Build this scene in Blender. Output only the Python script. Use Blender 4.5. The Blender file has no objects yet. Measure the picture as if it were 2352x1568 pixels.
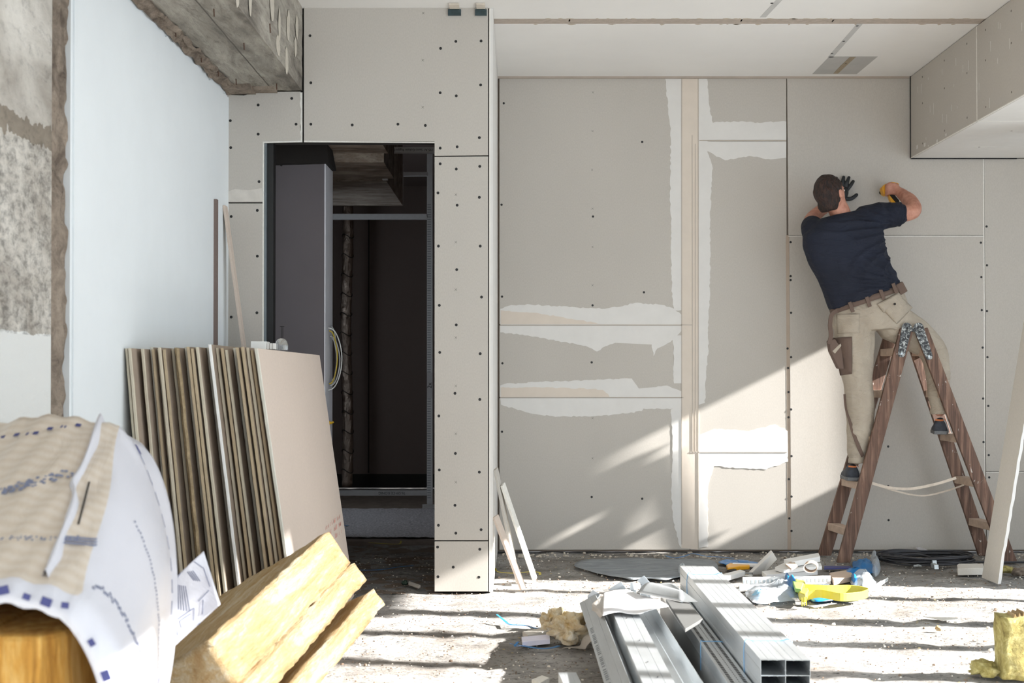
import bpy, bmesh, math, random
import numpy as np
from mathutils import Vector, Matrix, Quaternion
random.seed(7)
SC = bpy.context.scene
COL = SC.collection

# ---------------------------------------------------------------- camera, world, sun, exposure
FPX = 2880.0; CX = 1190.0; HOR = 866.0; TILT = math.radians(0.6)
CY = HOR - FPX * math.tan(TILT)
CAMZ = 1.11
cam_d = bpy.data.cameras.new('camera'); cam = bpy.data.objects.new('camera', cam_d); COL.objects.link(cam)
cam.location = (0, 0, CAMZ); cam.rotation_euler = (math.pi/2 + TILT, 0, 0)
cam_d.sensor_width = 36; cam_d.lens = FPX/2352*36
cam_d.shift_x = (1176-CX)/2352; cam_d.shift_y = (CY-784)/2352
cam_d.dof.use_dof = True; cam_d.dof.focus_distance = 6.8; cam_d.dof.aperture_fstop = 4.5
cam_d.clip_start = 0.02
SC.camera = cam

w = bpy.data.worlds.new('world'); SC.world = w; w.use_nodes = True
wn = w.node_tree; wn.nodes['Background'].inputs[0].default_value = (0.78, 0.89, 1.0, 1)
wn.nodes['Background'].inputs[1].default_value = 3.2

sun_d = bpy.data.lights.new('sun', 'SUN'); sun = bpy.data.objects.new('sun', sun_d); COL.objects.link(sun)
sun_d.energy = 34.0; sun_d.angle = math.radians(0.8); sun_d.color = (1, 0.98, 0.96)
SUND = Vector((-1, 0.118, -0.5)).normalized()
sun.rotation_euler = SUND.to_track_quat('-Z', 'Y').to_euler()
sun.location = (8, -2, 6)
SC.view_settings.view_transform = 'Standard'; SC.view_settings.look = 'None'
SC.view_settings.gamma = 1; SC.view_settings.use_curve_mapping = False
SC.view_settings.exposure = 0.0
SC.cycles.max_bounces = 8; SC.cycles.diffuse_bounces = 6
SC.cycles.use_denoising = True
SC.cycles.sample_clamp_indirect = 8

# ---------------------------------------------------------------- helpers
def ray(px, py):
    dx = (px-CX)/FPX; dy = (CY-py)/FPX
    return Vector((dx, math.cos(TILT)-dy*math.sin(TILT), math.sin(TILT)+dy*math.cos(TILT)))
def P(px, py, D):
    r = ray(px, py); t = D/r.y
    return Vector((r.x*t, D, CAMZ+r.z*t))
def PZ(px, py, z=0.0):
    r = ray(px, py); t = (z-CAMZ)/r.z
    return Vector((r.x*t, r.y*t, z))
def lin(c):
    c = c/255.0
    return c/12.92 if c <= 0.04045 else ((c+0.055)/1.055)**2.4
def rgb(r, g, b): return (lin(r), lin(g), lin(b), 1)

class MB:
    def __init__(s): s.v = []; s.f = []; s.mi = []; s.m = 0
    def add(s, vs, fs):
        o = len(s.v); s.v += [tuple(v) for v in vs]
        for f in fs: s.f.append(tuple(i+o for i in f)); s.mi.append(s.m)
        return s
    def box(s, x0, x1, y0, y1, z0, z1):
        return s.hexa([(x0,y0,z0),(x1,y0,z0),(x1,y1,z0),(x0,y1,z0),(x0,y0,z1),(x1,y0,z1),(x1,y1,z1),(x0,y1,z1)])
    def hexa(s, v):
        return s.add(v, [(0,3,2,1),(4,5,6,7),(0,1,5,4),(1,2,6,5),(2,3,7,6),(3,0,4,7)])
    def obox(s, c, ax, ay, az):   # centre and half-axis vectors
        c = Vector(c); ax = Vector(ax); ay = Vector(ay); az = Vector(az)
        return s.hexa([c+sx*ax+sy*ay+sz*az for sx, sy, sz in
            ((-1,-1,-1),(1,-1,-1),(1,1,-1),(-1,1,-1),(-1,-1,1),(1,-1,1),(1,1,1),(-1,1,1))])
    def prism(s, pts, d):         # planar polygon extruded by vector d
        n = len(pts); d = Vector(d); a = [Vector(p) for p in pts]
        return s.add(a+[p+d for p in a], [tuple(range(n-1,-1,-1)), tuple(range(n,2*n))] +
                     [(i,(i+1)%n,n+(i+1)%n,n+i) for i in range(n)])
    def rings(s, R, closed=True, cap=True):
        n = len(R[0]); vs = [p for r in R for p in r]; fs = []
        m = n if closed else n-1
        for k in range(len(R)-1):
            for i in range(m):
                j = (i+1) % n; fs.append((k*n+i, k*n+j, (k+1)*n+j, (k+1)*n+i))
        if cap and closed:
            fs.append(tuple(range(n-1,-1,-1))); fs.append(tuple(range((len(R)-1)*n, len(R)*n)))
        return s.add(vs, fs)
    def tube(s, pts, r, n=8, closed=False):
        pts = [Vector(p) for p in pts]; R = []; up = None; N = len(pts)
        for k, p in enumerate(pts):
            if closed: t = pts[(k+1) % N]-pts[k-1]
            else: t = pts[min(k+1, N-1)]-pts[max(k-1, 0)]
            t.normalize()
            if up is None:
                up = t.orthogonal().normalized()
            else:
                up = (up-t*up.dot(t)).normalized()
            b = t.cross(up); rr = r[k] if hasattr(r, '__len__') else r
            R.append([p+(up*math.cos(a)+b*math.sin(a))*rr for a in [2*math.pi*i/n for i in range(n)]])
        if closed: R.append(R[0]); return s.rings(R, cap=False)
        return s.rings(R)
    def cyl(s, a, b, r, n=16, r2=None):
        return s.tube([a, b], [r, r if r2 is None else r2], n)
    def grid(s, fn, nu, nv):
        vs = [fn(i/nu, j/nv) for j in range(nv+1) for i in range(nu+1)]
        return s.add(vs, [(j*(nu+1)+i, j*(nu+1)+i+1, (j+1)*(nu+1)+i+1, (j+1)*(nu+1)+i) for j in range(nv) for i in range(nu)])
    def ribbon(s, pts, w, up=(0,0,1), th=0.0015):
        up = Vector(up); pts = [Vector(p) for p in pts]; R = []
        for k, p in enumerate(pts):
            t = (pts[min(k+1, len(pts)-1)]-pts[max(k-1, 0)]).normalized()
            sd = t.cross(up).normalized()*w/2
            R.append([p-sd, p+sd, p+sd+up*th, p-sd+up*th])
        return s.rings(R)
    def build(s, name, mat, parent=None, smooth=False, bevel=0, origin=None, weld=False, fixn=True):
        me = bpy.data.meshes.new(name)
        vs = s.v
        if origin is not None and parent is None:
            o_ = Vector(origin); vs = [tuple(Vector(v)-o_) for v in s.v]
        me.from_pydata(vs, [], s.f)
        mats = mat if isinstance(mat, (list, tuple)) else [mat]
        for m in mats: me.materials.append(m)
        if len(mats) > 1:
            for p, i in zip(me.polygons, s.mi): p.material_index = i
        if fixn or weld:
            bm = bmesh.new(); bm.from_mesh(me)
            if weld: bmesh.ops.remove_doubles(bm, verts=bm.verts, dist=1e-5)
            if fixn: bmesh.ops.recalc_face_normals(bm, faces=bm.faces)
            bm.to_mesh(me); bm.free()
        o = bpy.data.objects.new(name, me); COL.objects.link(o)
        if parent is not None:
            o.parent = parent
            o.matrix_parent_inverse = parent_inv(parent)
        elif origin is not None: o.location = origin
        if smooth:
            for p in me.polygons: p.use_smooth = True
        if bevel:
            b = o.modifiers.new('bevel', 'BEVEL'); b.width = bevel; b.segments = 2; b.limit_method = 'ANGLE'; b.harden_normals = False
        return o
def parent_inv(p):
    m = Matrix.Identity(4)
    while p is not None:
        m = m @ p.matrix_parent_inverse.inverted() if False else m
        break
    return wmat(p).inverted()
def wmat(o):
    loc = Matrix.Translation(o.location) @ o.rotation_euler.to_matrix().to_4x4() @ Matrix.Diagonal((*o.scale, 1))
    if o.parent: return wmat(o.parent) @ o.matrix_parent_inverse @ loc
    return loc
def tag(o, label, cat, group=None, kind=None):
    if label: o['label'] = label
    if cat: o['category'] = cat
    if group: o['group'] = group
    if kind: o['kind'] = kind
    return o
def thing(name, label, cat, loc=(0,0,0), group=None, kind=None):
    o = bpy.data.objects.new(name, None); COL.objects.link(o); o.location = loc
    o.empty_display_size = 0.1
    return tag(o, label, cat, group, kind)
def struct(o, label=None):
    o['kind'] = 'structure'
    if label: o['label'] = label
    o['category'] = o.name.split('_')[0].split('.')[0]
    return o
def smooth_path(pts, n=8, closed=False):
    pts = [Vector(p) for p in pts]; N = len(pts); out = []
    rng = range(N if closed else N-1)
    for i in rng:
        if closed: p0, p1, p2, p3 = pts[i-1], pts[i], pts[(i+1)%N], pts[(i+2)%N]
        else: p0, p1, p2, p3 = pts[max(i-1,0)], pts[i], pts[i+1], pts[min(i+2,N-1)]
        for k in range(n):
            t = k/n
            out.append(0.5*((2*p1)+(p2-p0)*t+(2*p0-5*p1+4*p2-p3)*t*t+(3*p1-p0-3*p2+p3)*t**3))
    if not closed: out.append(pts[-1])
    return out
# smooth value noise, numpy
_rs = np.random.RandomState(3); _T = _rs.rand(256, 256)
def vnoise(x, y):
    x = np.asarray(x, float); y = np.asarray(y, float)
    xi = np.floor(x).astype(int); yi = np.floor(y).astype(int); fx = x-xi; fy = y-yi
    fx = fx*fx*(3-2*fx); fy = fy*fy*(3-2*fy)
    a = _T[xi % 256, yi % 256]; b = _T[(xi+1) % 256, yi % 256]; c = _T[xi % 256, (yi+1) % 256]; d = _T[(xi+1) % 256, (yi+1) % 256]
    return (a*(1-fx)+b*fx)*(1-fy)+(c*(1-fx)+d*fx)*fy

# ---------------------------------------------------------------- materials
class NT:
    def __init__(s, name):
        s.m = bpy.data.materials.new(name); s.m.use_nodes = True; s.t = s.m.node_tree; s.b = s.t.nodes['Principled BSDF']
        s.co = s.t.nodes.new('ShaderNodeNewGeometry').outputs['Position']
    def n(s, kind, **kw):
        nd = s.t.nodes.new('ShaderNode'+kind)
        for k, v in kw.items(): setattr(nd, k, v)
        return nd
    def l(s, a, b): s.t.links.new(a, b)
    def mapping(s, scale=(1,1,1), rot=(0,0,0), src=None):
        m = s.n('Mapping'); m.inputs['Scale'].default_value = scale; m.inputs['Rotation'].default_value = rot
        s.l(src or s.co, m.inputs['Vector']); return m.outputs[0]
    def noise(s, scale, detail=4, vec=None, dist=0, rough=0.6):
        n = s.n('TexNoise'); n.inputs['Scale'].default_value = scale; n.inputs['Detail'].default_value = detail
        n.inputs['Distortion'].default_value = dist; n.inputs['Roughness'].default_value = rough
        s.l(vec or s.co, n.inputs['Vector']); return n.outputs['Fac']
    def ramp(s, fac, stops, interp='LINEAR'):
        r = s.n('ValToRGB'); cr = r.color_ramp; cr.interpolation = interp
        while len(cr.elements) < len(stops): cr.elements.new(0.5)
        for e, (p, c) in zip(cr.elements, stops):
            e.position = p; e.color = c if len(c) == 4 else (*c, 1)
        s.l(fac, r.inputs[0]); return r.outputs[0]
    def mix(s, fac, a, b, mode='MIX'):
        m = s.n('Mix', data_type='RGBA', blend_type=mode)
        for inp, v in ((m.inputs[0], fac), (m.inputs[6], a), (m.inputs[7], b)):
            if hasattr(v, 'is_linked'): s.l(v, inp)
            else: inp.default_value = v
        return m.outputs[2]
    def math(s, op, a, b=0.0, clamp=False):
        m = s.n('Math', operation=op, use_clamp=clamp)
        for inp, v in ((m.inputs[0], a), (m.inputs[1], b)):
            if hasattr(v, 'is_linked'): s.l(v, inp)
            else: inp.default_value = v
        return m.outputs[0]
    def xyz(s, src=None):
        x = s.n('SeparateXYZ'); s.l(src or s.co, x.inputs[0]); return x.outputs
    def bump(s, h, strength=0.3, dist=0.01):
        b = s.n('Bump'); b.inputs['Strength'].default_value = strength; b.inputs['Distance'].default_value = dist
        s.l(h, b.inputs['Height']); s.l(b.outputs[0], s.b.inputs['Normal'])
    def set(s, color=None, rough=0.7, metal=0.0, **kw):
        if color is not None:
            if hasattr(color, 'is_linked'): s.l(color, s.b.inputs['Base Color'])
            else: s.b.inputs['Base Color'].default_value = color
        if hasattr(rough, 'is_linked'): s.l(rough, s.b.inputs['Roughness'])
        else: s.b.inputs['Roughness'].default_value = rough
        s.b.inputs['Metallic'].default_value = metal
        for k, v in kw.items(): s.b.inputs[k.replace('_', ' ')].default_value = v
        return s.m
def BW(v): return (v, v, v, 1)
def plain(name, c, rough=0.6, metal=0.0, var=0.06, vs=8, bump=0, bs=60, **kw):
    t = NT(name); n = t.noise(vs, 5)
    a = tuple(min(1, x*(1-var)) for x in c[:3]); b = tuple(min(1, x*(1+var)) for x in c[:3])
    col = t.ramp(n, [(0.3, (*a, 1)), (0.7, (*b, 1))])
    if bump: t.bump(t.noise(bs, 5), bump, 0.004)
    return t.set(col, rough, metal, **kw)

def m_board(name, c, sc=1.0):
    t = NT(name)
    big = t.ramp(t.noise(1.3, 4, t.mapping((1,1,.5))), [(0.3, BW(0.94)), (0.7, BW(1.0))])
    fine = t.ramp(t.noise(190, 3, t.mapping((1,1,.45))), [(0.3, BW(0.93)), (0.75, BW(1.04))])
    col = t.mix(1.0, t.mix(1.0, c, big, 'MULTIPLY'), fine, 'MULTIPLY')
    t.bump(t.noise(320, 3), 0.12, 0.001)
    return t.set(col, 0.85)
M = {}
M['board'] = m_board('plasterboard_grey', rgb(190,184,175))
M['board_pink'] = m_board('plasterboard_back_paper', rgb(206,190,176))
M['board_cut'] = plain('gypsum_edge', rgb(225,222,214), 0.9, var=0.08, vs=60, bump=0.4, bs=200)
M['paint'] = plain('white_ceiling_paint', rgb(228,226,222), 0.8, var=0.025, vs=2, bump=0.05, bs=90)
M['compound'] = plain('joint_compound', rgb(216,213,208), 0.75, var=0.03, vs=9, bump=0.1, bs=50)
M['compound_beige'] = plain('joint_compound_beige', rgb(212,200,186), 0.75, var=0.03, vs=9, bump=0.1, bs=50)
M['black'] = plain('black_screw', rgb(20,19,18), 0.5, var=0.02)
M['dark'] = plain('dark_gap', rgb(38,34,31), 0.9)
M['whitewall'] = plain('white_plaster', rgb(226,230,231), 0.8, var=0.02, vs=3, bump=0.06, bs=120)

def m_concrete(name, base, dark, light, stretch=(1,1,1), sc=1.0, streak=0.5):
    t = NT(name); v = t.mapping(stretch)
    n1 = t.noise(3.2*sc, 8, v, 0.6, 0.65); n2 = t.noise(22*sc, 6, v, 0.3, 0.7); n3 = t.noise(1.1*sc, 3)
    c = t.ramp(n1, [(0.34, dark), (0.5, base), (0.68, light)])
    c = t.mix(1.0, c, t.ramp(n2, [(0.33, BW(0.5)), (0.46, BW(0.95)), (0.7, BW(1.08))]), 'MULTIPLY')
    c = t.mix(0.35, c, t.ramp(n3, [(0.35, dark), (0.65, light)]))
    h = t.math('ADD', t.math('MULTIPLY', n1, 0.6), n2)
    t.bump(h, 0.5, 0.012)
    return t, c
t, c = m_concrete('rough_concrete', rgb(184,178,168), rgb(134,125,114), rgb(212,207,198), (1,.55,.9), 1.5)
x, y, z = t.xyz()
# pour joint across the column and plastered lower part
jn = t.math('MULTIPLY', t.math('SUBTRACT', t.noise(9, 4), 0.5), 0.14)
zz = t.math('ADD', z, jn)
band = t.math('MULTIPLY', t.math('GREATER_THAN', zz, 1.83), t.math('LESS_THAN', zz, 1.9))
c = t.mix(band, c, t.mix(1.0, c, rgb(190,182,172), 'MULTIPLY'))
low = t.math('LESS_THAN', t.math('ADD', z, t.math('MULTIPLY', jn, 0.4)), 1.245)
c = t.mix(low, c, rgb(214,214,210))
speck = t.math('MULTIPLY', t.math('LESS_THAN', z, 1.83), t.math('GREATER_THAN', z, 1.24))
sp = t.ramp(t.noise(38, 6, t.mapping((1,.5,.8)), 0.3, 0.75), [(0.36, BW(0.45)), (0.52, BW(1)), (0.6, BW(1.15))])
c = t.mix(speck, c, t.mix(1.0, c, sp, 'MULTIPLY'))
M['concrete'] = t.set(c, 0.9)
t, c = m_concrete('board_marked_concrete', rgb(150,143,131), rgb(86,79,71), rgb(190,184,172), (2.2,.55,2.2), 1.3)
seam = t.math('ABSOLUTE', t.math('SUBTRACT', t.math('FRACT', t.math('MULTIPLY', t.xyz()[0], 5.1)), 0.5))
c = t.mix(t.math('LESS_THAN', seam, 0.018), c, rgb(92,86,78))
M['beam'] = t.set(c, 0.9)
t, c = m_concrete('crumbling_mortar', rgb(132,118,104), rgb(82,70,60), rgb(165,150,134), (1,1,1), 5)
M['mortar'] = t.set(c, 0.95)

t = NT('dusty_screed')
n1 = t.noise(1.6, 6, dist=0.5); n2 = t.noise(70, 5, t.mapping((.6,1,1)), rough=0.75); n3 = t.noise(11, 5, t.mapping((.5,1,1)), 0.4, 0.7)
c = t.ramp(n1, [(0.32, rgb(122,115,107)), (0.5, rgb(144,140,134)), (0.7, rgb(176,173,169))])
c = t.mix(1.0, c, t.ramp(n3, [(0.36, BW(0.66)), (0.5, BW(0.98)), (0.65, BW(1.06))]), 'MULTIPLY')
c = t.mix(1.0, c, t.ramp(n2, [(0.37, BW(0.22)), (0.44, BW(0.95)), (0.6, BW(1.05))]), 'MULTIPLY')
t.bump(t.math('ADD', n2, t.math('MULTIPLY', n3, 1.5)), 0.7, 0.01)
M['floor'] = t.set(c, 0.95)
M['sunstrip'] = plain('pale_levelling_gravel', rgb(188,183,184), 0.95, var=0.5, vs=60, bump=0.9, bs=70)  # pale colour paints sunlight lying on the far floor
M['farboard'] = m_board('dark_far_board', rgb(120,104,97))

# ---------------------------------------------------------------- the room
CH = 3.03; DB = 8.0; DF = 6.5; XL = -1.51; XR = 4.0
XP0 = P(605, 700, DF).x; XP1 = P(998, 700, DF).x; XP2 = P(1132, 700, DF).x
ZD = P(800, 325, DF).z

# floor
nx, ny = 230, 340
X = np.linspace(-2.6, 4.2, nx); Y = np.linspace(-1.6, 8.4, ny)
XX, YY = np.meshgrid(X, Y)
ZZ = -0.012*vnoise(XX*9, YY*9) - 0.008*vnoise(XX*31+5, YY*31) - 0.004*vnoise(XX*3, YY*3)
ZZ = ZZ*(1.0)
mb = MB(); mb.add(np.stack([XX, YY, ZZ], -1).reshape(-1, 3).tolist(),
    [(j*nx+i, j*nx+i+1, (j+1)*nx+i+1, (j+1)*nx+i) for j in range(ny-1) for i in range(nx-1)])
mb.box(-2.6, 4.2, -1.6, 12.8, -0.12, -0.03)
struct(mb.build('floor', M['floor'], smooth=True, fixn=False), 'dusty rough screed floor of the room under renovation')
# the far room's floor
mb = MB(); mb.grid(lambda u, v: (-2.6+u*(XP2+2.58), 6.5+v*6.3, -0.009-0.008*float(vnoise((-2.6+u*2.6)*14, (6.4+v*6.4)*14))), 60, 120)
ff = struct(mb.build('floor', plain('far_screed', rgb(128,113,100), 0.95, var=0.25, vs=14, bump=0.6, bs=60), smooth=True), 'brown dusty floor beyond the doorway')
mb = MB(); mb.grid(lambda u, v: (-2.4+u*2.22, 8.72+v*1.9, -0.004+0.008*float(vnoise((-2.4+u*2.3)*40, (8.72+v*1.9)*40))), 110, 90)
o = mb.build('gravel_bed', M['sunstrip'], ff, smooth=True); o['kind'] = 'stuff'  # raised pale strip standing in for a strip of sun

# ceiling: two sheets of painted board with a bare joint between them
mb = MB(); yj = 6.70
mb.box(-2.6, 4.2, -1.6, yj, CH, CH+0.05); mb.box(-2.6, 4.2, yj+0.105, 8.2, CH, CH+0.05)
ce = struct(mb.build('ceiling', M['paint']), 'white painted ceiling with a bare joint across it')
mb = MB(); mb.box(-2.6, 4.2, yj-0.02, yj+0.125, CH+0.002, CH+0.04)
mb.build('bare_joint', plain('bare_joint', rgb(176,164,152), 0.95, var=0.12, vs=30, bump=0.5, bs=150), ce)
mb = MB()
for i in range(46):
    px = random.uniform(1140, 2240); yy = random.choice((yj-0.004, yj+0.105)); xx = (px-CX)*yy/FPX
    l = random.uniform(.01, .05); w_ = random.uniform(.004, .02)
    mb.prism([(xx,yy,CH-0.0008),(xx+l*.4,yy+w_,CH-0.0008),(xx+l,yy+.002,CH-0.0008),(xx+l*.5,yy-w_*.3,CH-0.0008)], (0,0,0.001))
o = mb.build('torn_paper', plain('torn_paper', rgb(188,176,158), 0.9), ce); o['kind'] = 'stuff'
# second taped joint running into the room, dark tape patch at the back wall
mb = MB()
for (a, b, w_) in (((1975,55),(1907,132),0.016),((1790,0),(1752,40),0.016)):
    A = PZ(*a, CH-0.001); B = PZ(*b, CH-0.001); mb.prism([A+Vector((-w_,0,0)), A+Vector((w_,0,0)), B+Vector((w_,0,0)), B+Vector((-w_,0,0))], (0,0,0.0015))
mb.build('joint_tape', plain('grey_tape', rgb(190,189,186), 0.8), ce)
mb = MB()
mb.prism([PZ(*q, CH-0.001) for q in ((1905,130),(2016,130),(1968,170),(1866,170))], (0,0,0.0015))
mb.build('filler_patch', plain('grey_filler', rgb(176,174,170), 0.85), ce)
mb = MB()
mb.prism([PZ(*q, CH-0.002) for q in ((1952,131),(1966,131),(1945,150),(1925,169),(1914,169),(1930,152))], (0,0,0.0015))
mb.build('bare_strip', plain('bare_strip', rgb(152,138,116), 0.85, var=0.15, vs=50), ce)
mb = MB()
for q in ((1969,60),(1938,95),(1911,123),(1943,145),(1773,8)):
    p = PZ(*q, CH-0.002); mb.cyl(p, p+Vector((0,0,.003)), 0.008, 10)
mb.build('screw_hole', M['black'], ce)
mb = MB()
for q in ((1308,46),(1703,46),(1913,47)):
    p = PZ(*q, CH+0.004); mb.box(p.x-.004, p.x+.004, p.y-.02, p.y+.02, CH+.002, CH+.01)
mb.build('hanger_slot', M['black'], ce)
# shadow gap trim along the back wall's head
mb = MB(); mb.box(XP2, 2.5, DB-0.018, DB+0.005, CH-0.012, CH)
mb.build('edge_profile', plain('edge_profile', rgb(170,158,146), 0.8), ce)

# left wall (white plaster) and old concrete with a broken edge
mb = MB(); mb.box(XL-0.15, XL, 4.22, 9.0, -0.02, CH+0.02)
wl = struct(mb.build('wall_left', M['whitewall']), 'smooth white plastered left wall')
# white plaster's ragged head against the beam
mb = MB()
N = 60; top = []
for i in range(N+1):
    yy = 4.24+(DF-4.24)*i/N; top.append((XL+0.0005, yy, P(519,232,DF).z + 0.02*float(vnoise(yy*14, 2)) + 0.012*float(vnoise(yy*50, 7))))
top = [p for p in top]
mb.prism([(XL+0.0005, 4.24, 0), (XL+0.0005, DF, 0)] + top[::-1], (0.006, 0, 0))
mb.build('plaster_edge', M['whitewall'], wl)
mb = MB(); mb.box(XL-0.15, XL+0.012, -1.6, 4.02, -0.02, CH+0.02)
wc = struct(mb.build('wall_left', M['concrete']), 'stained bare concrete of the left wall')
mb = MB()
def edge(u, v):
    zz = v*CH; a = 4.015+u*0.225
    prof = math.sin(u*math.pi)
    return (XL-0.03+0.035*(1-u)*0.9+0.03*float(vnoise(a*30, zz*22))*prof+0.01*prof, a+0.022*float(vnoise(3, zz*16))*(1-u)-0.01*float(vnoise(9, zz*40))*u, zz)
mb.grid(edge, 14, 260)
mb.build('broken_edge', M['mortar'], wc, smooth=True)
# pencil marks on the white wall
mb = MB()
rm = random.Random(5)
for (yy, z0, z1) in ((4.78, 1.80, 2.02), (4.90, 1.74, 1.98)):
    zc = z1
    while zc > z0:
        mb.box(XL-.001, XL+.001, yy, yy+rm.uniform(.008,.02), zc, zc+.002); mb.box(XL-.001, XL+.001, yy, yy+.002, zc-rm.uniform(.005,.015), zc); zc -= .035
p = P(191, 772, 4.37); mb.box(XL-.001, XL+.001, p.y, p.y+.003, p.z-.012, p.z+.012); mb.box(XL-.001, XL+.001, p.y-.012, p.y+.015, p.z+.012, p.z+.014); mb.box(XL-.001, XL+.001, p.y-.012, p.y+.015, p.z-.014, p.z-.012)
mb.build('pencil_mark', plain('pencil', rgb(170,172,175), 0.8), wl)

# partition wall with the door opening
DTH = 0.10
mb = MB()
zb = P(600, 209, DF).z; xb = P(694, 100, DF).x
mb.box(XL, XP0, DF+.013, DF+DTH, 0, zb); mb.box(XP0, XP1, DF+.013, DF+DTH, ZD, zb)
mb.box(xb, XP2-.013, DF+.013, DF+DTH, zb, CH-.002); mb.box(XP1, XP2-.013, DF+.013, DF+DTH, 0, zb)
mb.box(XL-.5, XL, DF+.013, DF+DTH, 0, CH)
wp = struct(mb.build('wall_partition', M['dark']), 'grey plasterboard partition with an unfinished doorway')
def board(pts, D, parent, mat=None, th=0.0125, name='plasterboard'):
    q = [P(a, b, D) for a, b in pts]
    for v in q: v.y = D
    mb = MB(); mb.prism(q, (0, th, 0)); return mb.build(name, mat or M['board'], parent, bevel=0.0012)
board([(522,217),(560,219),(590,211),(690,210),(693,260),(689,290),(694,322),(694,323),(605,325),(604,464),(521,464)], DF, wp)
board([(521,467),(604,467),(602,1345),(521,1345)], DF, wp)
board([(698,17),(1121,17),(1121,356),(1060,357),(998,358),(998,325),(840,325),(698,324)], DF, wp)
board([(998,360),(1121,359),(1121,1240),(998,1240)], DF, wp)
board([(998,1243),(1121,1243),(1121,1358),(998,1358)], DF, wp)
# torn paper edges
mb = MB()
def jag(a, b, n, amp, sd=1):
    r = random.Random(sd); out = []
    for i in range(n+1):
        t_ = i/n; out.append((a[0]+(b[0]-a[0])*t_+r.uniform(-amp,amp), a[1]+(b[1]-a[1])*t_+r.uniform(-amp,amp)))
    return out
L = jag((690,212),(690,322),14,1.6,3); R_ = [(694.5, y_) for x_, y_ in L]
mb.prism([P(*q, DF-.001) for q in L+R_[::-1]], (0,.002,0))
mb.build('torn_edge', M['board_cut'], wp)
mb = MB()
mb.prism([P(*q, DF-.001) for q in [(603.5,325),(694,323),(694,326),(606,328),(605,795),(602,795)]], (0,.012,0))
mb.prism([P(*q, DF-.001) for q in [(698,323),(840,325),(998,326),(998,328),(840,327),(698,326)]], (0,.012,0))
mb.build('cut_edge', M['board_cut'], wp)
mb = MB()
mb.prism([P(*q, DF-.001) for q in [(523,440),(540,434),(570,437),(602,432),(603,462),(523,463)]], (0,.002,0))
mb.build('joint_compound', plain('thin_smear', rgb(205,199,190), 0.8, var=0.08, vs=20), wp)
# pillar side (white lining) and edge profile
mb = MB(); mb.box(XP2-.013, XP2, DF, DB, 0, CH-.002)
mb.build('side_lining', M['compound'], wp)
mb = MB(); mb.box(P(1123.5,700,DF).x, XP2-.013, DF-.0005, DF+.03, 0, CH-.002)
mb.build('corner_profile', plain('white_corner', rgb(232,228,220), 0.7), wp)
mb = MB()
mb.box(XP0, XP0+.012, DF+.014, DF+DTH, 0, ZD)
mb.build('jamb_stud', plain('galv_jamb', rgb(120,128,132), 0.45, 0.6), wp)
mb = MB(); mb.box(XP0+.012, XP0+.045, DF+.03, DF+.09, 0, ZD)
mb.build('door_seal', M['black'], wp)  # black box added where only a dark gap shows beside the jamb

# screws
sh = {}
def screws(pts, D, parent, ax='y', r=0.0075):
    first = None
    for (a, b) in pts:
        p = P(a, b, D)
        if 'm' not in sh:
            mb = MB()
            R = []
            for rr, dd in ((0.0076,0),(0.0074,-.0009),(0.0055,-.0014),(0.0022,-.0010)):
                R.append([(rr*math.cos(k*math.pi/6), dd, rr*math.sin(k*math.pi/6)) for k in range(12)])
            mb.rings(R); o = mb.build('screw', M['black'], parent, smooth=False, fixn=True); sh['m'] = o.data
        else:
            o = bpy.data.objects.new('screw', sh['m']); COL.objects.link(o); o.parent = parent
        o.location = (p.x, D+.0004, p.z); o.matrix_parent_inverse = wmat(parent).inverted()
screws([(712,82),(714,190),(714,285),(809,287),(914,285),(977,288),(1012,111),(1047,95),(1105,94),(1011,213),(1048,220),(1104,195),(1101,316),(1011,340),(1050,337),(1011,376),(1048,388),(1102,382),
 (1006,443),(1101,453),(1050,471),(1007,565),(1103,565),(1049,619),(1106,682),(1009,701),(1048,746),(1010,809),(1103,812),(1045,903),(1102,917),(1008,955),(1046,1041),(1009,1079),(1101,1084),(1045,1160),(1007,1206),(1047,1224),(1105,1216),(1005,1256),(1102,1261),(1041,1302),(1006,1324),(1100,1325),
 (593,241),(670,226),(529,277),(680,285),(593,308),(530,339),(595,417),(534,442),(591,483),(531,497),(591,588),(590,718),(531,728)], DF, wp)

def crosses(pts, D, parent):
    for a, b in pts:
        p = P(a, b, D-.0008); mb = MB()
        for sg in (-1, 1): mb.prism([(p.x-.006,D-.0006,p.z-.006*sg-.0008),(p.x+.006,D-.0006,p.z+.006*sg-.0008),(p.x+.006,D-.0006,p.z+.006*sg+.0008),(p.x-.006,D-.0006,p.z-.006*sg+.0008)], (0,.0008,0))
        mb.build('pencil_cross', M['dark'], parent, fixn=False)
crosses([(972,30),(971,138),(971,246),(1047,447),(1047,556),(1047,665),(1047,775),(1047,886),(1047,996),(1047,1107)], DF, wp)
# back wall
mb = MB(); mb.box(XP2-.013, 4.2, DB+.0135, DB+.12, 0, CH+.02)
wb = struct(mb.build('wall_back', plain('back_stud_void', rgb(120,108,96), 0.9)), 'grey plasterboard back wall with smeared joints')
board([(1147,180),(1584,180),(1584,744),(1147,744)], DB, wb)
board([(1147,747),(1584,747),(1584,911),(1147,911)], DB, wb)
board([(1147,914),(1584,914),(1584,1262),(1147,1262)], DB, wb)
board([(1585.5,180),(1806,180),(1806,322),(1585.5,322)], DB, wb)
board([(1585.5,324),(1806,324),(1809,1037),(1585.5,1037)], DB, wb)
board([(1585.5,1039),(1811,1039),(1812,1262),(1585.5,1262)], DB, wb)
D2 = DB-.0035
board([(1808,180),(2091,178),(2093,364),(2258,364),(2259,540),(1811,540)], D2, wb, th=.025)
board([(1813,543),(2259,543),(2264,1262),(1817,1262)], D2, wb, th=.025)
board([(2261,364),(2500,364),(2500,1082),(2265,1082)], D2, wb, th=.025)
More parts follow.
